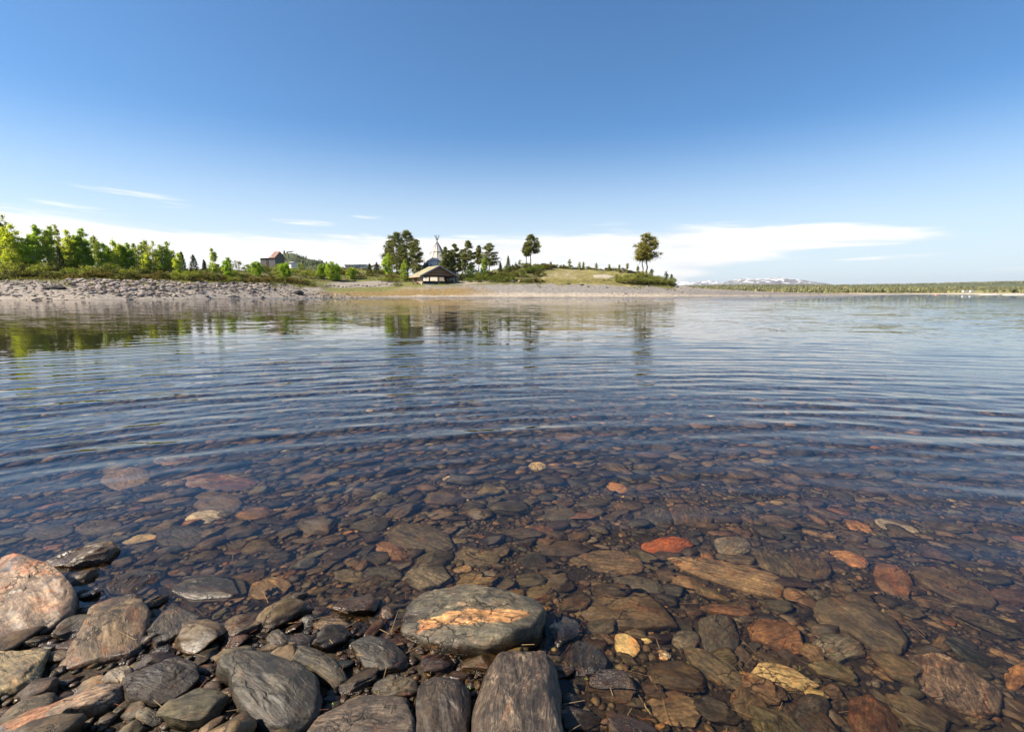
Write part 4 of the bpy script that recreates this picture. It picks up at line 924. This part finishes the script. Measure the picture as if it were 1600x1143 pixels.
band(962, 1052, 26, (2.4, 3.7), (6, 18), (9, 20), [(.24, .27, .07), (.20, .22, .06), (.30, .31, .10)], 'light green bush thickly covering the right end of the mound', 'light green bushes on the right end of the mound')
shrub(834, 168, 435, 38, 'dark juniper bush on the gravel edge right of the two seated people', 900, (.09, .085, .025), None, dens=1.3)
shrub(622, 163, 441, 16, 'little yellow green bush by the stone row next to the shelter', 901, (.22, .24, .05), None)
shrub(948, 171, 440, 20, 'low green bush at the gravel below the pale rock slab', 902, (.15, .20, .04), None)
# undergrowth carpet between the shrubs
rng = np.random.default_rng(8); nn = 26000
px = rng.uniform(-120, 1056, nn); fl = rng.uniform(2.0, 4.35, nn); fl[:3000] = rng.uniform(1.62, 2.0, 3000); k_ = (n2(px, fl, 26, 3, 91) < .12) & (fl < 2.0); fl[k_] = 2.3; Ys_, _ = prof(px); j = fl.astype(int); Yc = Ys_[np.arange(nn), j] + (Ys_[np.arange(nn), j + 1] - Ys_[np.arange(nn), j]) * (fl - j)
keep = ~((px > 845) & (px < 985) & (fl < 3.9)) & ~((px > 630) & (px < 775) & (fl < 3.0)) & ~((px > 495) & (px < 640) & (fl < 3.05)); px, Yc = px[keep], Yc[keep]; zc = tz(px, Yc)
cs = np.stack([X_of(px, Yc), Yc, zc + .15], 1); nz = n2(cs[:, 0], cs[:, 1], 5, 3, 55)
V, t = leaves(cs, np.full(len(cs), .42), len(cs) * 3, .15, rng, (.11, .11, .032), .7)
me = mesh_np('undergrowth', V, np.arange(len(V)).reshape(-1, 4), M['leaf'], False, {'tint': ('FLOAT_COLOR', np.c_[t, np.ones(len(t))])})
tag(link('undergrowth', me), 'dense low heather and grass carpet between the shrubs of the far bank', 'undergrowth', kind='stuff')
nn = 9000; px = rng.uniform(840, 1000, nn); fl = rng.uniform(2.05, 4.0, nn); Ys_, _ = prof(px); j = np.minimum(fl.astype(int), 5); Yc = Ys_[np.arange(nn), j] + (Ys_[np.arange(nn), j + 1] - Ys_[np.arange(nn), j]) * (fl - j); zc = tz(px, Yc)
V, t = leaves(np.stack([X_of(px, Yc), Yc, zc + .03], 1), np.full(nn, .2), nn * 2, .10, rng, (.32, .29, .11), .6)
me = mesh_np('grass', V, np.arange(len(V)).reshape(-1, 4), M['leaf'], False, {'tint': ('FLOAT_COLOR', np.c_[t, np.ones(len(t))])})
tag(link('grass', me), 'short yellowish grass covering the open slope of the mound', 'grass', kind='stuff')
# ------------------------------------------------------------------ turf roofed shelter
SY = 168.0
sp_ = pt(686, SY); sp_.z = Z_of(443.6, SY)
sh = empty('shelter', sp_, R(31)); tag(sh, 'open log shelter with a turf covered gable roof standing on the gravel beach', 'shelter')
Wd, Ln, HP, HR = 6.0, 8.6, 2.55, 5.9           # half width of the posts, length, eave beam, ridge
EW = 7.1; HE = 2.35                            # eave half width and height
def roofz(x): return HR - (HR - HE) * abs(x) / EW
for s in (-1, 1):                              # turf slopes, 0.28 thick
    mb = MB(); mb.prism([(0, -1.1, HR), (s * EW, -1.1, HE), (s * EW, -1.1, HE + .26), (0, -1.1, HR + .30)], (0, Ln + 2.0, 0)); mb.build('turf_roof', M['sod'], sh)
    mb = MB(); mb.prism([(0, -1.32, HR + .38), (s * (EW + .12), -1.32, HE + .33), (s * (EW + .12), -1.32, HE - .22), (0, -1.32, HR - .20)], (0, .2, 0)); mb.build('barge_board', M['fascia'], sh)
    mb = MB(); mb.box(min(s * EW, s * (EW + .14)) + .0, max(s * EW, s * (EW + .14)), -1.1, Ln + .9, HE - .12, HE + .30); mb.build('eave_board', M['logwood'], sh)
for i, x in enumerate((-5.8, 0, 5.8)):
    for y in (0, Ln * .5, Ln):
        if x == 0 and y == Ln * .5: continue
        mb = MB(); mb.tube((x, y, -.6), (x, y, roofz(x) - .05 if abs(x) < 1 and y > 0 else HP), .26, .23, 10); mb.build('post', M['logwood'], sh, smooth=True)
mb = MB(); mb.prism([(-5.9, -.05, HP), (5.9, -.05, HP), (5.9, -.05, HP + .38), (0, -.05, HR - .35), (-5.9, -.05, HP + .38)], (0, .18, 0)); g_ = mb.build('gable_panel', M['redwood'], sh)
mb = MB()
for z, x in ((3.3, 4.6), (4.1, 2.8), (4.8, 1.4)): mb.tube((-x, -.2, z), (x, -.2, z), .13, .13, 8)
mb.build('gable_log', M['logwood'], sh, smooth=True)
mb = MB(); mb.tube((-6.1, -.12, HP), (6.1, -.12, HP), .20, .20, 10); mb.build('tie_beam', M['darkwood'], sh, smooth=True)
mb = MB(); mb.prism([(-5.9, Ln, HP), (5.9, Ln, HP), (5.9, Ln, HP + .38), (0, Ln, HR - .35), (-5.9, Ln, HP + .38)], (0, .18, 0)); mb.build('rear_gable_panel', M['redwood'], sh)
for y0, y1 in ((.35, Ln * .5 - .35), (Ln * .5 + .35, Ln - .35)):
    mb = MB(); k = int((y1 - y0) / .25)
    for j in range(k): a_ = y0 + (y1 - y0) * j / k; mb.box(-5.86 - .02 * (j % 2), -5.72, a_, a_ + (y1 - y0) / k - .02, .15, HP - .1)
    mb.build('side_wall', M['redwood'] if y0 > 1 else M['logwood'], sh)
mb = MB(); mb.box(-5.5, -.35, .3, .45, 0, .95); mb.build('low_wall', M['darkwood'], sh)
mb = MB(); mb.box(.4, 5.5, Ln - .3, Ln - .1, 0, .95); mb.build('low_wall', M['darkwood'], sh)
mb = MB(); mb.box(-6.3, 6.3, -.4, Ln + .3, -.7, .06); mb.build('floor', M['concrete'], sh)
def picnic(x, y, lab):
    w_ = sh.matrix_world if False else None; a_ = R(31); p = Vector((sp_.x + x * math.cos(a_) - y * math.sin(a_), sp_.y + x * math.sin(a_) + y * math.cos(a_), sp_.z + .06))
    t = empty('picnic_table', p, a_); mb = MB()
    for j in range(5): mb.box(-1.1, 1.1, -.42 + j * .17, -.27 + j * .17, .72, .77)
    mb.build('tabletop', M['logwood'], t)
    for s in (-1, 1): mb = MB(); mb.box(-1.1, 1.1, s * .75 - .14, s * .75 + .14, .42, .47); mb.build('bench', M['logwood'], t)
    for s in (-1, 1):
        mb = MB(); mb.tube((s * .8, -.85, 0), (s * .8, -.25, .72), .05); mb.tube((s * .8, .85, 0), (s * .8, .25, .72), .05); mb.box(s * .8 - .04, s * .8 + .04, -.85, .85, .36, .42); mb.build('leg', M['logwood'], t)
    tag(t, lab, 'picnic table', 'picnic tables under the shelter roof')
picnic(-2.6, 3.2, 'picnic table in the left bay under the turf roof'); picnic(2.8, 3.0, 'picnic table in the front right bay under the turf roof'); picnic(2.4, 6.4, 'picnic table at the back under the turf roof')
# fallen handrail and ramp beside it
def W3(x, y, z): a_ = R(31); return (sp_.x + x * math.cos(a_) - y * math.sin(a_), sp_.y + x * math.sin(a_) + y * math.cos(a_), sp_.z + z)
mb = MB(); mb.tube(W3(-8.6, 2.4, 1.15), W3(-6.9, -.9, -.15), .16, .13, 8); mb.tube(W3(-8.6, 2.4, 1.15), W3(-7.9, 3.0, -.2), .12, .12, 8); mb.tube(W3(-7.6, .6, .5), W3(-7.1, 1.2, -.3), .09, .09, 8)
tag(mb.build('wooden_ramp', M['darkwood'], smooth=True), 'dark slanting timber prop at the left corner of the turf roofed shelter', 'timber prop')

# ------------------------------------------------------------------ tall cone tent building
LY = 186.0; lp_ = pt(684.8, LY); lp_.z = Z_of(440, LY); apex = Z_of(376.5, LY) - lp_.z; rb = 36 / F * LY / CT
lv = empty('cone_tent', lp_); tag(lv, 'tall pale conical tent shaped building with crossed poles at its tip', 'tent building')
NS = 12
def ring(r, z, rot=.13): return [(r * math.cos(rot + 2 * math.pi * i / NS), r * math.sin(rot + 2 * math.pi * i / NS), z) for i in range(NS)]
tiers = ((0, .26, 0), (.26, .50, .12), (.50, .73, .12), (.73, .985, .12))
for k, (a0, a1, g) in enumerate(tiers):
    mb = MB(); r0, r1 = rb * (1 - a0) * (1.0 if k == 0 else 1.02), rb * (1 - a1) * .995; lo = ring(r0, apex * a0); hi = ring(r1, apex * a1 - g)
    for i in range(NS):
        j = (i + 1) % NS; mb.poly([lo[i], lo[j], hi[j], hi[i]])
    mb.build('wall_tier', M['lavvu'], lv)
for k, (a0, a1, g) in enumerate(tiers[:-1]):
    mb = MB(); z = apex * a1; r = rb * (1 - a1); lo = ring(r * 1.035, z - .12); hi = ring(r * 1.035, z + .03); li = ring(r * .9, z - .12); hi2 = ring(r * .9, z + .03)
    for i in range(NS):
        j = (i + 1) % NS; mb.poly([lo[i], lo[j], hi[j], hi[i]]); mb.poly([hi[i], hi[j], hi2[j], hi2[i]]); mb.poly([li[i], li[j], lo[j], lo[i]])
    mb.build('shadow_band', M['greywood'], lv)
mb = MB()
for i in range(NS):
    a_ = .13 + 2 * math.pi * i / NS; c, s = math.cos(a_), math.sin(a_); mb.tube((rb * 1.01 * c, rb * 1.01 * s, -.3), (rb * .02 * c, rb * .02 * s, apex * .985), .10, .06, 5)
mb.build('rib', M['fascia'], lv)
for i in range(7):
    a_ = 2 * math.pi * i / 7 + .2; l_ = 1.15 * (1 + .12 * math.sin(i * 3)); mb = MB(); mb.tube((-.28 * math.cos(a_), -.28 * math.sin(a_), apex - .6), (l_ * .85 * math.cos(a_), l_ * .85 * math.sin(a_), apex + 2.1), .10, .06, 6); mb.build('pole', M['darkwood'], lv)
# glazed dormers on the front left
for az_, l_, h_ in ((-128, 1.5, 2.3), (-104, .9, 1.5)):
    a_ = R(az_); z0 = Z_of(421, LY) - lp_.z; r0 = rb * (1 - z0 / apex); ux, uy = -math.sin(a_), math.cos(a_); cx, cy = math.cos(a_), math.sin(a_)
    q_ = lambda u, r, z: (cx * r + ux * u, cy * r + uy * u, z)
    mb = MB(); n = len(mb.v); tri = [q_(-l_, r0 + .5, z0), q_(l_, r0 + .5, z0), q_(0, r0 + .35, z0 + h_)]; back = [q_(-l_, r0 - 1.5, z0), q_(l_, r0 - 1.5, z0), q_(0, r0 - 2.2, z0 + h_)]
    mb.v += tri + back; mb.f += [(0, 1, 2), (1, 4, 5, 2), (0, 2, 5, 3), (3, 5, 4), (0, 3, 4, 1)]; mb.build('dormer_window', M['glass'], lv)

# ------------------------------------------------------------------ grey barn with rusty roof
BY = 215.0; bp = pt(428, BY); m_ = BY / F / CT
bp = Vector((X_of(433, BY), BY, Z_of(423.5, BY))); bl, bw, bh = 7.4, 6.2, Z_of(401.5, BY) - bp.z; br = Z_of(392.3, BY) - bp.z
# long side runs back to the left, gable end back to the right
ba = R(-14); bn = empty('barn', bp, ba); tag(bn, 'tall weathered grey plank barn with a half white, half rusty metal roof', 'barn')
# local: long side along -x (facing -y), gable end at x=0 facing +x
mb = MB(); mb.prism([(0, 0, -2), (0, bw, -2), (0, bw, bh), (0, bw / 2, br - .12), (0, 0, bh)], (-bl, 0, 0)); mb.build('wall', M['greywood'], bn)
mb = MB()
for i in range(22): x = -bl + i * bl / 22; mb.box(x, x + .05, -.05, 0.0, -2, bh)
for i in range(1, 19): y = i * bw / 19; mb.box(0, .05, y, y + .05, -2, bh + (br - bh) * (1 - abs(y / bw - .5) * 2) - .2)
mb.build('batten', M['darkwood'], bn)
def slope(x0, x1, side, mat, name):
    e = .45; k = (br - bh) / (bw / 2); mb = MB()
    if side < 0: P_ = [(x0, -e, bh - k * e), (x0, bw / 2, br), (x0, bw / 2, br + .10), (x0, -e, bh - k * e + .10)]
    else: P_ = [(x0, bw / 2, br), (x0, bw + e, bh - k * e), (x0, bw + e, bh - k * e + .10), (x0, bw / 2, br + .10)]
    mb.prism(P_, (x1 - x0, 0, 0)); mb.build(name, mat, bn)
slope(-bl - .4, -bl * .36, -1, M['tin'], 'metal_roof'); slope(-bl * .36, .4, -1, M['rust'], 'rusty_roof'); slope(-bl - .4, .4, 1, M['rust'], 'rear_roof')
mb = MB(); mb.box(-bl * .62, -bl * .42, -.07, -.055, -1, bh - .7); mb.build('door', M['darkwood'], bn)
mb = MB(); mb.box(.055, .07, bw * .35, bw * .6, .6, 2.2); mb.build('hatch', M['darkwood'], bn)

# ------------------------------------------------------------------ cabins beyond the heath
def cabin(px, Y, w, h, d, top, lab, rz=0, gable=False, wall='whitepaint', posts=0):
    z = Z_of(top, Y); p = Vector((X_of(px, Y), Y, z - h)); t = empty('cabin', p, rz)
    mb = MB(); mb.box(-w / 2, w / 2, 0, d, -9, h * .8); mb.build('wall', M[wall], t)
    mb = MB()
    if gable: mb.prism([(-w / 2 - .3, -.4, h * .72), (-w / 2 - .3, d / 2, h), (-w / 2 - .3, d + .4, h * .72), (-w / 2 - .3, d / 2, h - .15)], (w + .6, 0, 0))
    else: mb.box(-w / 2 - .3, w / 2 + .3, -.4, d + .3, h * .8, h * .8 + .25)
    mb.build('roof', M['whitepaint'], t)
    for i in range(3): mb = MB(); x = -w * .32 + i * w * .32; mb.box(x - .45, x + .45, -.03, -.005, h * .3, h * .62); mb.build('window', M['glass'], t)
    for i in range(posts): mb = MB(); x = -w / 2 + .4 + i * (w - .8) / max(1, posts - 1); mb.tube((x, 1, h * .8), (x, 1, h * .8 + .9), .07, .07, 6); mb.build('chimney_pipe', M['greypaint'], t)
    tag(t, lab, 'cabin')
cabin(548, 300, 5.6, 2.6, 6, 412.3, 'left one of two low white flat roofed cabins beyond the heath', wall='greypaint', posts=2)
cabin(564, 305, 6.5, 2.6, 6, 412.0, 'right one of two low white flat roofed cabins beyond the heath', wall='greypaint', posts=3)
cabin(456, 262, 2.2, 2.0, 4, 408.6, 'small white roofed cabin half hidden right of the grey barn', R(-35), True)

# ------------------------------------------------------------------ two people sitting on the gravel edge
def person(px, Y, top_mat, leg_mat, label, face):
    p = pt(px, Y); t_o = empty('person', p, face)
    J = {'pel': (0, 0, .16), 'waist': (0, .05, .34), 'chest': (0, .02, .58), 'neck': (0, -.03, .74), 'head': (0, -.06, .86), 'crown': (0, -.06, .96),
         'sl': (.19, .0, .66), 'el': (.30, -.18, .46), 'hl': (.20, -.40, .44), 'sr': (-.19, .0, .66), 'er': (-.30, -.18, .46), 'hr': (-.18, -.40, .46),
         'kl': (.17, -.50, .52), 'al': (.17, -.80, .09), 'tl': (.17, -.98, .05), 'kr': (-.17, -.46, .50), 'ar': (-.16, -.76, .09), 'tr': (-.16, -.94, .05), 'pl': (.10, -.04, .15), 'pr': (-.10, -.04, .15)}
    Ed = [('pel', 'waist'), ('waist', 'chest'), ('chest', 'neck'), ('neck', 'head'), ('head', 'crown'), ('chest', 'sl'), ('sl', 'el'), ('el', 'hl'), ('chest', 'sr'), ('sr', 'er'), ('er', 'hr'),
          ('pel', 'pl'), ('pl', 'kl'), ('kl', 'al'), ('al', 'tl'), ('pel', 'pr'), ('pr', 'kr'), ('kr', 'ar'), ('ar', 'tr')]
    rad = {'pel': .16, 'waist': .13, 'chest': .16, 'neck': .055, 'head': .10, 'crown': .07, 'sl': .07, 'el': .045, 'hl': .038, 'sr': .07, 'er': .045, 'hr': .038, 'kl': .07, 'al': .045, 'tl': .035, 'kr': .07, 'ar': .045, 'tr': .035, 'pl': .11, 'pr': .11}
    def skin(name, keys, grow, mat):
        ks = list(keys); me = bpy.data.meshes.new(name); me.from_pydata([J[k] for k in ks], [(ks.index(a_), ks.index(b_)) for a_, b_ in Ed if a_ in ks and b_ in ks], []); me.materials.append(mat)
        o = link(name, me, t_o); md = o.modifiers.new('skin', 'SKIN'); me.skin_vertices.new() if not me.skin_vertices else None
        for i, k in enumerate(ks): me.skin_vertices[0].data[i].radius = (rad[k] * grow, rad[k] * grow * .9); me.skin_vertices[0].data[i].use_root = (i == 0)
        md.use_smooth_shade = True; s_ = o.modifiers.new('sub', 'SUBSURF'); s_.levels = s_.render_levels = 2; return o
    skin('body', J.keys(), 1.0, M['skin'])
    skin('shirt', ['chest', 'pel', 'waist', 'sl', 'el', 'sr', 'er'], 1.12, top_mat)
    skin('trousers', ['pel', 'pl', 'kl', 'al', 'pr', 'kr', 'ar'], 1.15, leg_mat)
    V = ICO[3][0] * np.array([.125, .13, .14]); V[:, 2] = np.where(V[:, 1] < -.05, np.maximum(V[:, 2], .05), V[:, 2]); V += np.array([0, -.035, .90])
    link('hair', mesh_np('hair', V, ICO[3][1], M['hair']), t_o)
    mb = MB(); mb.prism([(-.012, -.165, .87), (.012, -.165, .87), (.0, -.19, .845)], (0, .04, .02)); mb.build('nose', M['skin'], t_o)
    return tag(t_o, label, 'person')
person(801, 167.2, M['teal'], M['jeans'], 'person in a light teal top sitting on the gravel left of the other seated one', R(8))
person(811, 167.0, M['pinkcloth'], M['pinkcloth'], 'person in pale pink clothes sitting on the gravel before the dark juniper', R(-20))

# ------------------------------------------------------------------ the land across the lake
def strip(name, pxr, rows, mat, cols, nz, seed, step=6, kind='structure'):
    """rows: list of (Y, z) pairs or functions of px"""
    p_ = np.arange(pxr[0], pxr[1] + 1, step, dtype=float); YY, ZZ, CC = [], [], []
    for k, (Y, zf) in enumerate(rows):
        Yv = np.full(len(p_), float(Y)) if not callable(Y) else Y(p_); Zv = zf(p_) if callable(zf) else np.full(len(p_), float(zf)); YY.append(Yv); ZZ.append(Zv); CC.append(np.tile(cols[min(k, len(cols) - 1)], (len(p_), 1)))
    YY, ZZ, CC = np.array(YY), np.array(ZZ), np.array(CC); PX = np.repeat(p_[None], len(rows), 0)
    # refine rows
    t = np.linspace(0, len(rows) - 1, (len(rows) - 1) * 7 + 1); i = np.minimum(t.astype(int), len(rows) - 2); u = (t - i)[:, None]
    YY = YY[i] * (1 - u) + YY[i + 1] * u; ZZ = ZZ[i] * (1 - u) + ZZ[i + 1] * u; CC = CC[i] * (1 - u[..., None]) + CC[i + 1] * u[..., None]; PX = np.repeat(p_[None], len(t), 0)
    X_ = X_of(PX, YY); ZZ = ZZ + nz * np.clip(ZZ / 10, 0, 1) * n2(X_, YY, nz * 12 + 20, 4, seed)
    r_, c_ = YY.shape; idx = np.arange(r_ * c_).reshape(r_, c_); f = np.stack([idx[:-1, :-1], idx[:-1, 1:], idx[1:, 1:], idx[1:, :-1]], -1).reshape(-1, 4)
    CC = CC.reshape(-1, 3) * (1 + .2 * n2(X_, YY, 60, 3, seed + 1)).reshape(-1, 1)
    me = mesh_np(name, np.stack([X_.ravel(), YY.ravel(), ZZ.ravel()], 1), f, mat, True, {'tint': ('FLOAT_COLOR', np.c_[np.clip(CC, .01, 1), np.ones(len(CC))])})
    return tag(link(name, me), kind=kind), (p_, t, YY, ZZ)
fg = np.array([.16, .17, .06]); dg = np.array([.07, .085, .035]); sd = np.array([.50, .42, .34]); yg = np.array([.26, .24, .085])
FR = [(508, -1.5), (520, 0.0), (530, .55), (545, .9), (640, 2.0), (820, 5.0), (1300, 9), (3200, 34), (3600, 20)]
strip('far_shore', (880, 2300), FR, M['farland'], [sd, sd, sd, yg, yg, yg * .9, fg, dg, dg], 1.2, 61)
def far_z(Y): return np.interp(Y, [r_[0] for r_ in FR], [r_[1] for r_ in FR])
# left hill behind the barn and the wooded hills under the mountains
def bump_(c, w, h, e=2): return lambda p: h * np.exp(-np.abs((p - c) / w) ** e)
hl = lambda p: Z_of(0, 900) * 0 + np.interp(p, [250, 330, 380, 410, 438, 450, 464, 480, 500, 540, 600, 660, 760, 900], [8, 22, 34, 52, 69, 72, 71, 63, 58, 46, 33, 24, 14, 4])
strip('green_hill', (240, 960), [(640, 6), (760, lambda p: hl(p) * .35 + 5), (900, hl), (1150, lambda p: hl(p) * .6)], M['farland'], [dg * 1.2, dg, dg, dg], 2.0, 71, 4)
h2 = lambda p: np.interp(p, [900, 1040, 1080, 1140, 1190, 1240, 1300, 1400, 1600, 2300], [20, 42, 50, 58, 60, 57, 56, 64, 88, 130])
strip('wooded_hills', (900, 2300), [(2300, 0), (3200, lambda p: h2(p) * .7), (4200, lambda p: h2(p) * 1.05), (5200, lambda p: h2(p) * .6)], M['farland'], [dg, dg * 1.1, dg, dg], 5.0, 73, 6)
# snow streaked mountains
mm, nt, P = newmat('mountain_rock_and_snow')
geo = N(nt, 'ShaderNodeNewGeometry'); pz = N(nt, 'ShaderNodeSeparateXYZ'); L(nt, geo.outputs['Position'], pz.inputs[0])
nz1 = noise(nt, mapping(nt, geo.outputs['Position'], (1, 1, 2.2), (0, .5, .3)), .0045, 6, .62, 1.2).outputs[0]
hz = maprange(nt, pz.outputs[2], 90, 300, -.10, .13)
sn = maprange(nt, math_(nt, 'ADD', nz1, hz), .60, .625, 0, 1, True)
nr_ = noise(nt, geo.outputs['Position'], .01, 5).outputs[0]
rk = mixc(nt, nr_, (.09, .10, .115), (.17, .165, .165)); L(nt, mixc(nt, sn, rk, (.6, .62, .65)), P.inputs['Base Color']); P.inputs['Roughness'].default_value = .9
def mountain(name, x0, x1, Y, prof_, seed):
    p_ = np.arange(x0, x1 + 1, 1.5); rows = np.linspace(-1, 1, 44); PX, U = np.meshgrid(p_, rows); base = np.interp(PX, [a_ for a_, b_ in prof_], [Z_of(b_, Y) for a_, b_ in prof_])
    YY = Y + U * 2600; X_ = X_of(PX, np.full_like(PX, Y)); sh_ = np.clip(1 - np.abs(U) ** 1.3, 0, 1); Z_ = base * sh_
    Z_ = Z_ + np.clip(Z_ / 200, 0, 1) * (38 * (1 - np.abs(n2(X_, YY, 900, 5, seed)) * 2) + 18 * n2(X_, YY, 260, 4, seed + 1)) * np.where(np.abs(U) < .06, .5, 1)
    r_, c_ = YY.shape; idx = np.arange(r_ * c_).reshape(r_, c_); f = np.stack([idx[:-1, :-1], idx[:-1, 1:], idx[1:, 1:], idx[1:, :-1]], -1).reshape(-1, 4)
    me = mesh_np(name, np.stack([X_.ravel(), YY.ravel(), Z_.ravel()], 1), f, mm, True); return tag(link(name, me), kind='structure')
mountain('mountain', 1120, 1275, 12000, [(1120, 456), (1140, 441), (1155, 437), (1170, 436), (1200, 436), (1215, 435), (1235, 438), (1252, 442), (1275, 456)], 81)
mountain('distant_mountain', 1035, 1160, 16500, [(1035, 456), (1056, 443.5), (1066, 440), (1076, 442), (1090, 440.5), (1104, 439), (1112, 441.5), (1124, 440.5), (1134, 444), (1160, 456)], 91)

# far-off wood
def wood(name, pts, label, tints, seed):
    rng = np.random.default_rng(seed); V, F3, T_ = [], [], []; n = 0
    for x, y, z, h in pts:
        kind = rng.random(); t_ = np.array(tints[rng.integers(len(tints))]) * math.exp(rng.normal(0, .18)); nl = 3 if kind < .55 else 2; w = h * (.24 if kind < .55 else .38)
        for k in range(nl):
            m_ = 6; z0 = z + h * (.08 + .27 * k); z1 = z + h * (.55 + .22 * k) if nl == 3 else z + h * (.8 + .2 * k); r_ = w * (1 - .24 * k) * rng.uniform(.85, 1.15); rot = rng.uniform(0, 6)
            ring_ = [(x + r_ * math.cos(rot + 6.283 * i / m_) * rng.uniform(.75, 1.25), y + r_ * math.sin(rot + 6.283 * i / m_), (z0 + (0 if nl == 3 else h * .18)) * 1.0 + rng.uniform(-.1, .1) * h) for i in range(m_)]
            b0 = (x, y, z0); V += ring_ + [(x + rng.normal(0, .06) * h, y, z1), b0]; T_ += [t_] * (m_ + 2)
            for i in range(m_): j = (i + 1) % m_; F3 += [(n + i, n + j, n + m_), (n + j, n + i, n + m_ + 1)]
            n += m_ + 2
    me = mesh_np(name, V, F3, M['needle'], False, {'tint': ('FLOAT_COLOR', np.c_[np.array(T_), np.ones(len(T_))])}); return tag(link(name, me), label, 'wood', kind='stuff')
q = random.Random(12); P_ = []
TN = [(.11, .115, .05), (.15, .155, .06), (.08, .085, .045), (.19, .18, .075)]
for _ in range(5200):
    px = q.uniform(990, 1780); Y = 545 + q.random() ** 1.7 * 900
    if px > 1478 and Y < 900 and q.random() < .88: continue
    if px < 1100 and Y < 600: continue
    h = q.uniform(2.4, 6.2) * (1 if Y < 700 else 1.2) * (.72 if px > 1470 else 1)
    x = X_of(px, Y); P_.append((x, Y, float(far_z(Y)) - .2, h))
for _ in range(2600):
    px = q.uniform(990, 1780); Y = q.uniform(1300, 3000); P_.append((X_of(px, Y), Y, float(far_z(Y)), q.uniform(6, 11)))
for _ in range(4200):
    px = q.uniform(950, 1900); Y = q.uniform(3200, 4250); hb = float(h2(np.array([px]))[0]); P_.append((X_of(px, Y), Y, hb * (.7 + .35 * (Y - 3200) / 1000) - 2, q.uniform(9, 17)))
wood('far_wood', P_, 'long far-off wood of small conifers and birches across the lake', TN, 1)
P_ = []
for _ in range(2600):
    px = q.uniform(330, 760); Y = q.uniform(650, 900); k = (Y - 640) / 260; hz_ = float(hl(np.array([px]))[0]); z = (5 + hz_ * .35) * (1 - (Y - 760) / 140) + hz_ * (Y - 760) / 140 if Y > 760 else 6 + (hz_ * .35 - 1) * (Y - 640) / 120
    if 455 < px < 466 and Y > 850: continue
    P_.append((X_of(px, Y), Y, z - .5, q.uniform(3, 7)))
wood('hill_wood', P_, 'birch wood covering the green hill behind the grey barn', [(.08, .11, .035), (.11, .14, .04), (.06, .08, .03)], 2)
mb = MB(); zz = float(hl(np.array([459.]))[0]); xx = X_of(459.5, 897)
V = rock_shape(ICO[3][0], np.random.default_rng(5), 5, .1) * np.array([6.5, 3, 1.6]); me = mesh_np('snow_patch', V, ICO[3][1], M['whitepaint']); tag(link('snow_patch', me, None, (xx, 894, zz + 3.2)), 'white patch of old snow on top of the green hill behind the barn', 'snow patch')
# camper vans, buoy, lone bush and sandbars on the right
def camper(px, Y, w, lab):
    p = Vector((X_of(px, Y), Y, float(far_z(Y)))); t = empty('camper_van', p); mb = MB()
    mb.prism([(-w / 2, 0, .45), (w / 2, 0, .45), (w / 2, 0, 1.3), (w * .38, 0, 1.7), (w * .33, 0, 2.7), (-w / 2 + .15, 0, 2.75), (-w / 2, 0, 2.5)], (0, 2.2, 0)); mb.build('body', M['whitepaint'], t)
    for x in (-.3, .3): mb = MB(); mb.tube((w * x, -.03, .38), (w * x, 2.23, .38), .36, .36, 12); mb.build('wheel', M['darkwood'], t)
    for x in (-.28, .05): mb = MB(); mb.box(w * x, w * x + .9, -.03, -.005, 1.5, 2.1); mb.build('window', M['glass'], t)
    mb = MB(); mb.box(w * .36, w * .47, -.03, -.005, 1.0, 1.5); mb.build('cab_window', M['glass'], t); tag(t, lab, 'camper van')
camper(1509, 575, 5.4, 'left one of two white camper vans parked on the far right shore'); camper(1520, 580, 4.8, 'right one of two white camper vans parked on the far right shore')
bz_ = Vector((X_of(1463, 330), 330, 0)); bu = empty('buoy', bz_); V = ICO[3][0] * np.array([.8, .8, .55]); link('float', mesh_np('float', V, ICO[3][1], M['pinkplastic']), bu)
mb = MB(); mb.tube((0, 0, .4), (0, 0, 1.1), .09, .07, 8); mb.build('mast', M['pinkplastic'], bu); tag(bu, 'faded pink buoy floating far out on the lake at the right', 'buoy')
rb_ = np.random.default_rng(77); fb = empty('bush', (X_of(1586, 560), 560, float(far_z(560)))); mb = MB()
cs = rb_.normal(0, 1, (14, 3)) * np.array([1.6, 1, .7]) + np.array([0, 0, 1.8])
for c in cs: mb.tube((c[0] * .3, 0, -.3), tuple(c), .06, .03, 4)
mb.build('stem', M['bark'], fb); link('foliage', crown_mesh([leaves(cs, np.full(14, 1.0), 1600, .28, rb_, (.055, .065, .025), .8)], M['leaf']), fb); tag(fb, 'dark round bush alone on the meadow at the far right shore', 'bush')
for px, Y, w, h, lab in ((1545, 300, 13, .42, 'a'), (1592, 290, 26, .8, 'b')):
    V = rock_shape(ICO[3][0], np.random.default_rng(int(px)), 4, .12) * np.array([w / 2, 4, h]); me = mesh_np('sandbar', V, ICO[3][1], M['concrete']); tag(link('sandbar', me, None, (X_of(px, Y), Y, -.1)), kind='structure')

# ------------------------------------------------------------------ the air
hm = bpy.data.materials.new('air'); hm.use_nodes = True; nt = hm.node_tree; nt.nodes.remove(nt.nodes['Principled BSDF'])
pv = N(nt, 'ShaderNodeVolumePrincipled'); pv.inputs['Color'].default_value = (.86, .92, 1, 1); pv.inputs['Density'].default_value = 2.2e-5; pv.inputs['Anisotropy'].default_value = .3
L(nt, pv.outputs[0], nt.nodes['Material Output'].inputs['Volume'])
mb = MB(); mb.box(-31000, 31000, -3000, 31000, -5, 620); hz_ = tag(mb.build('haze', hm), kind='stuff')
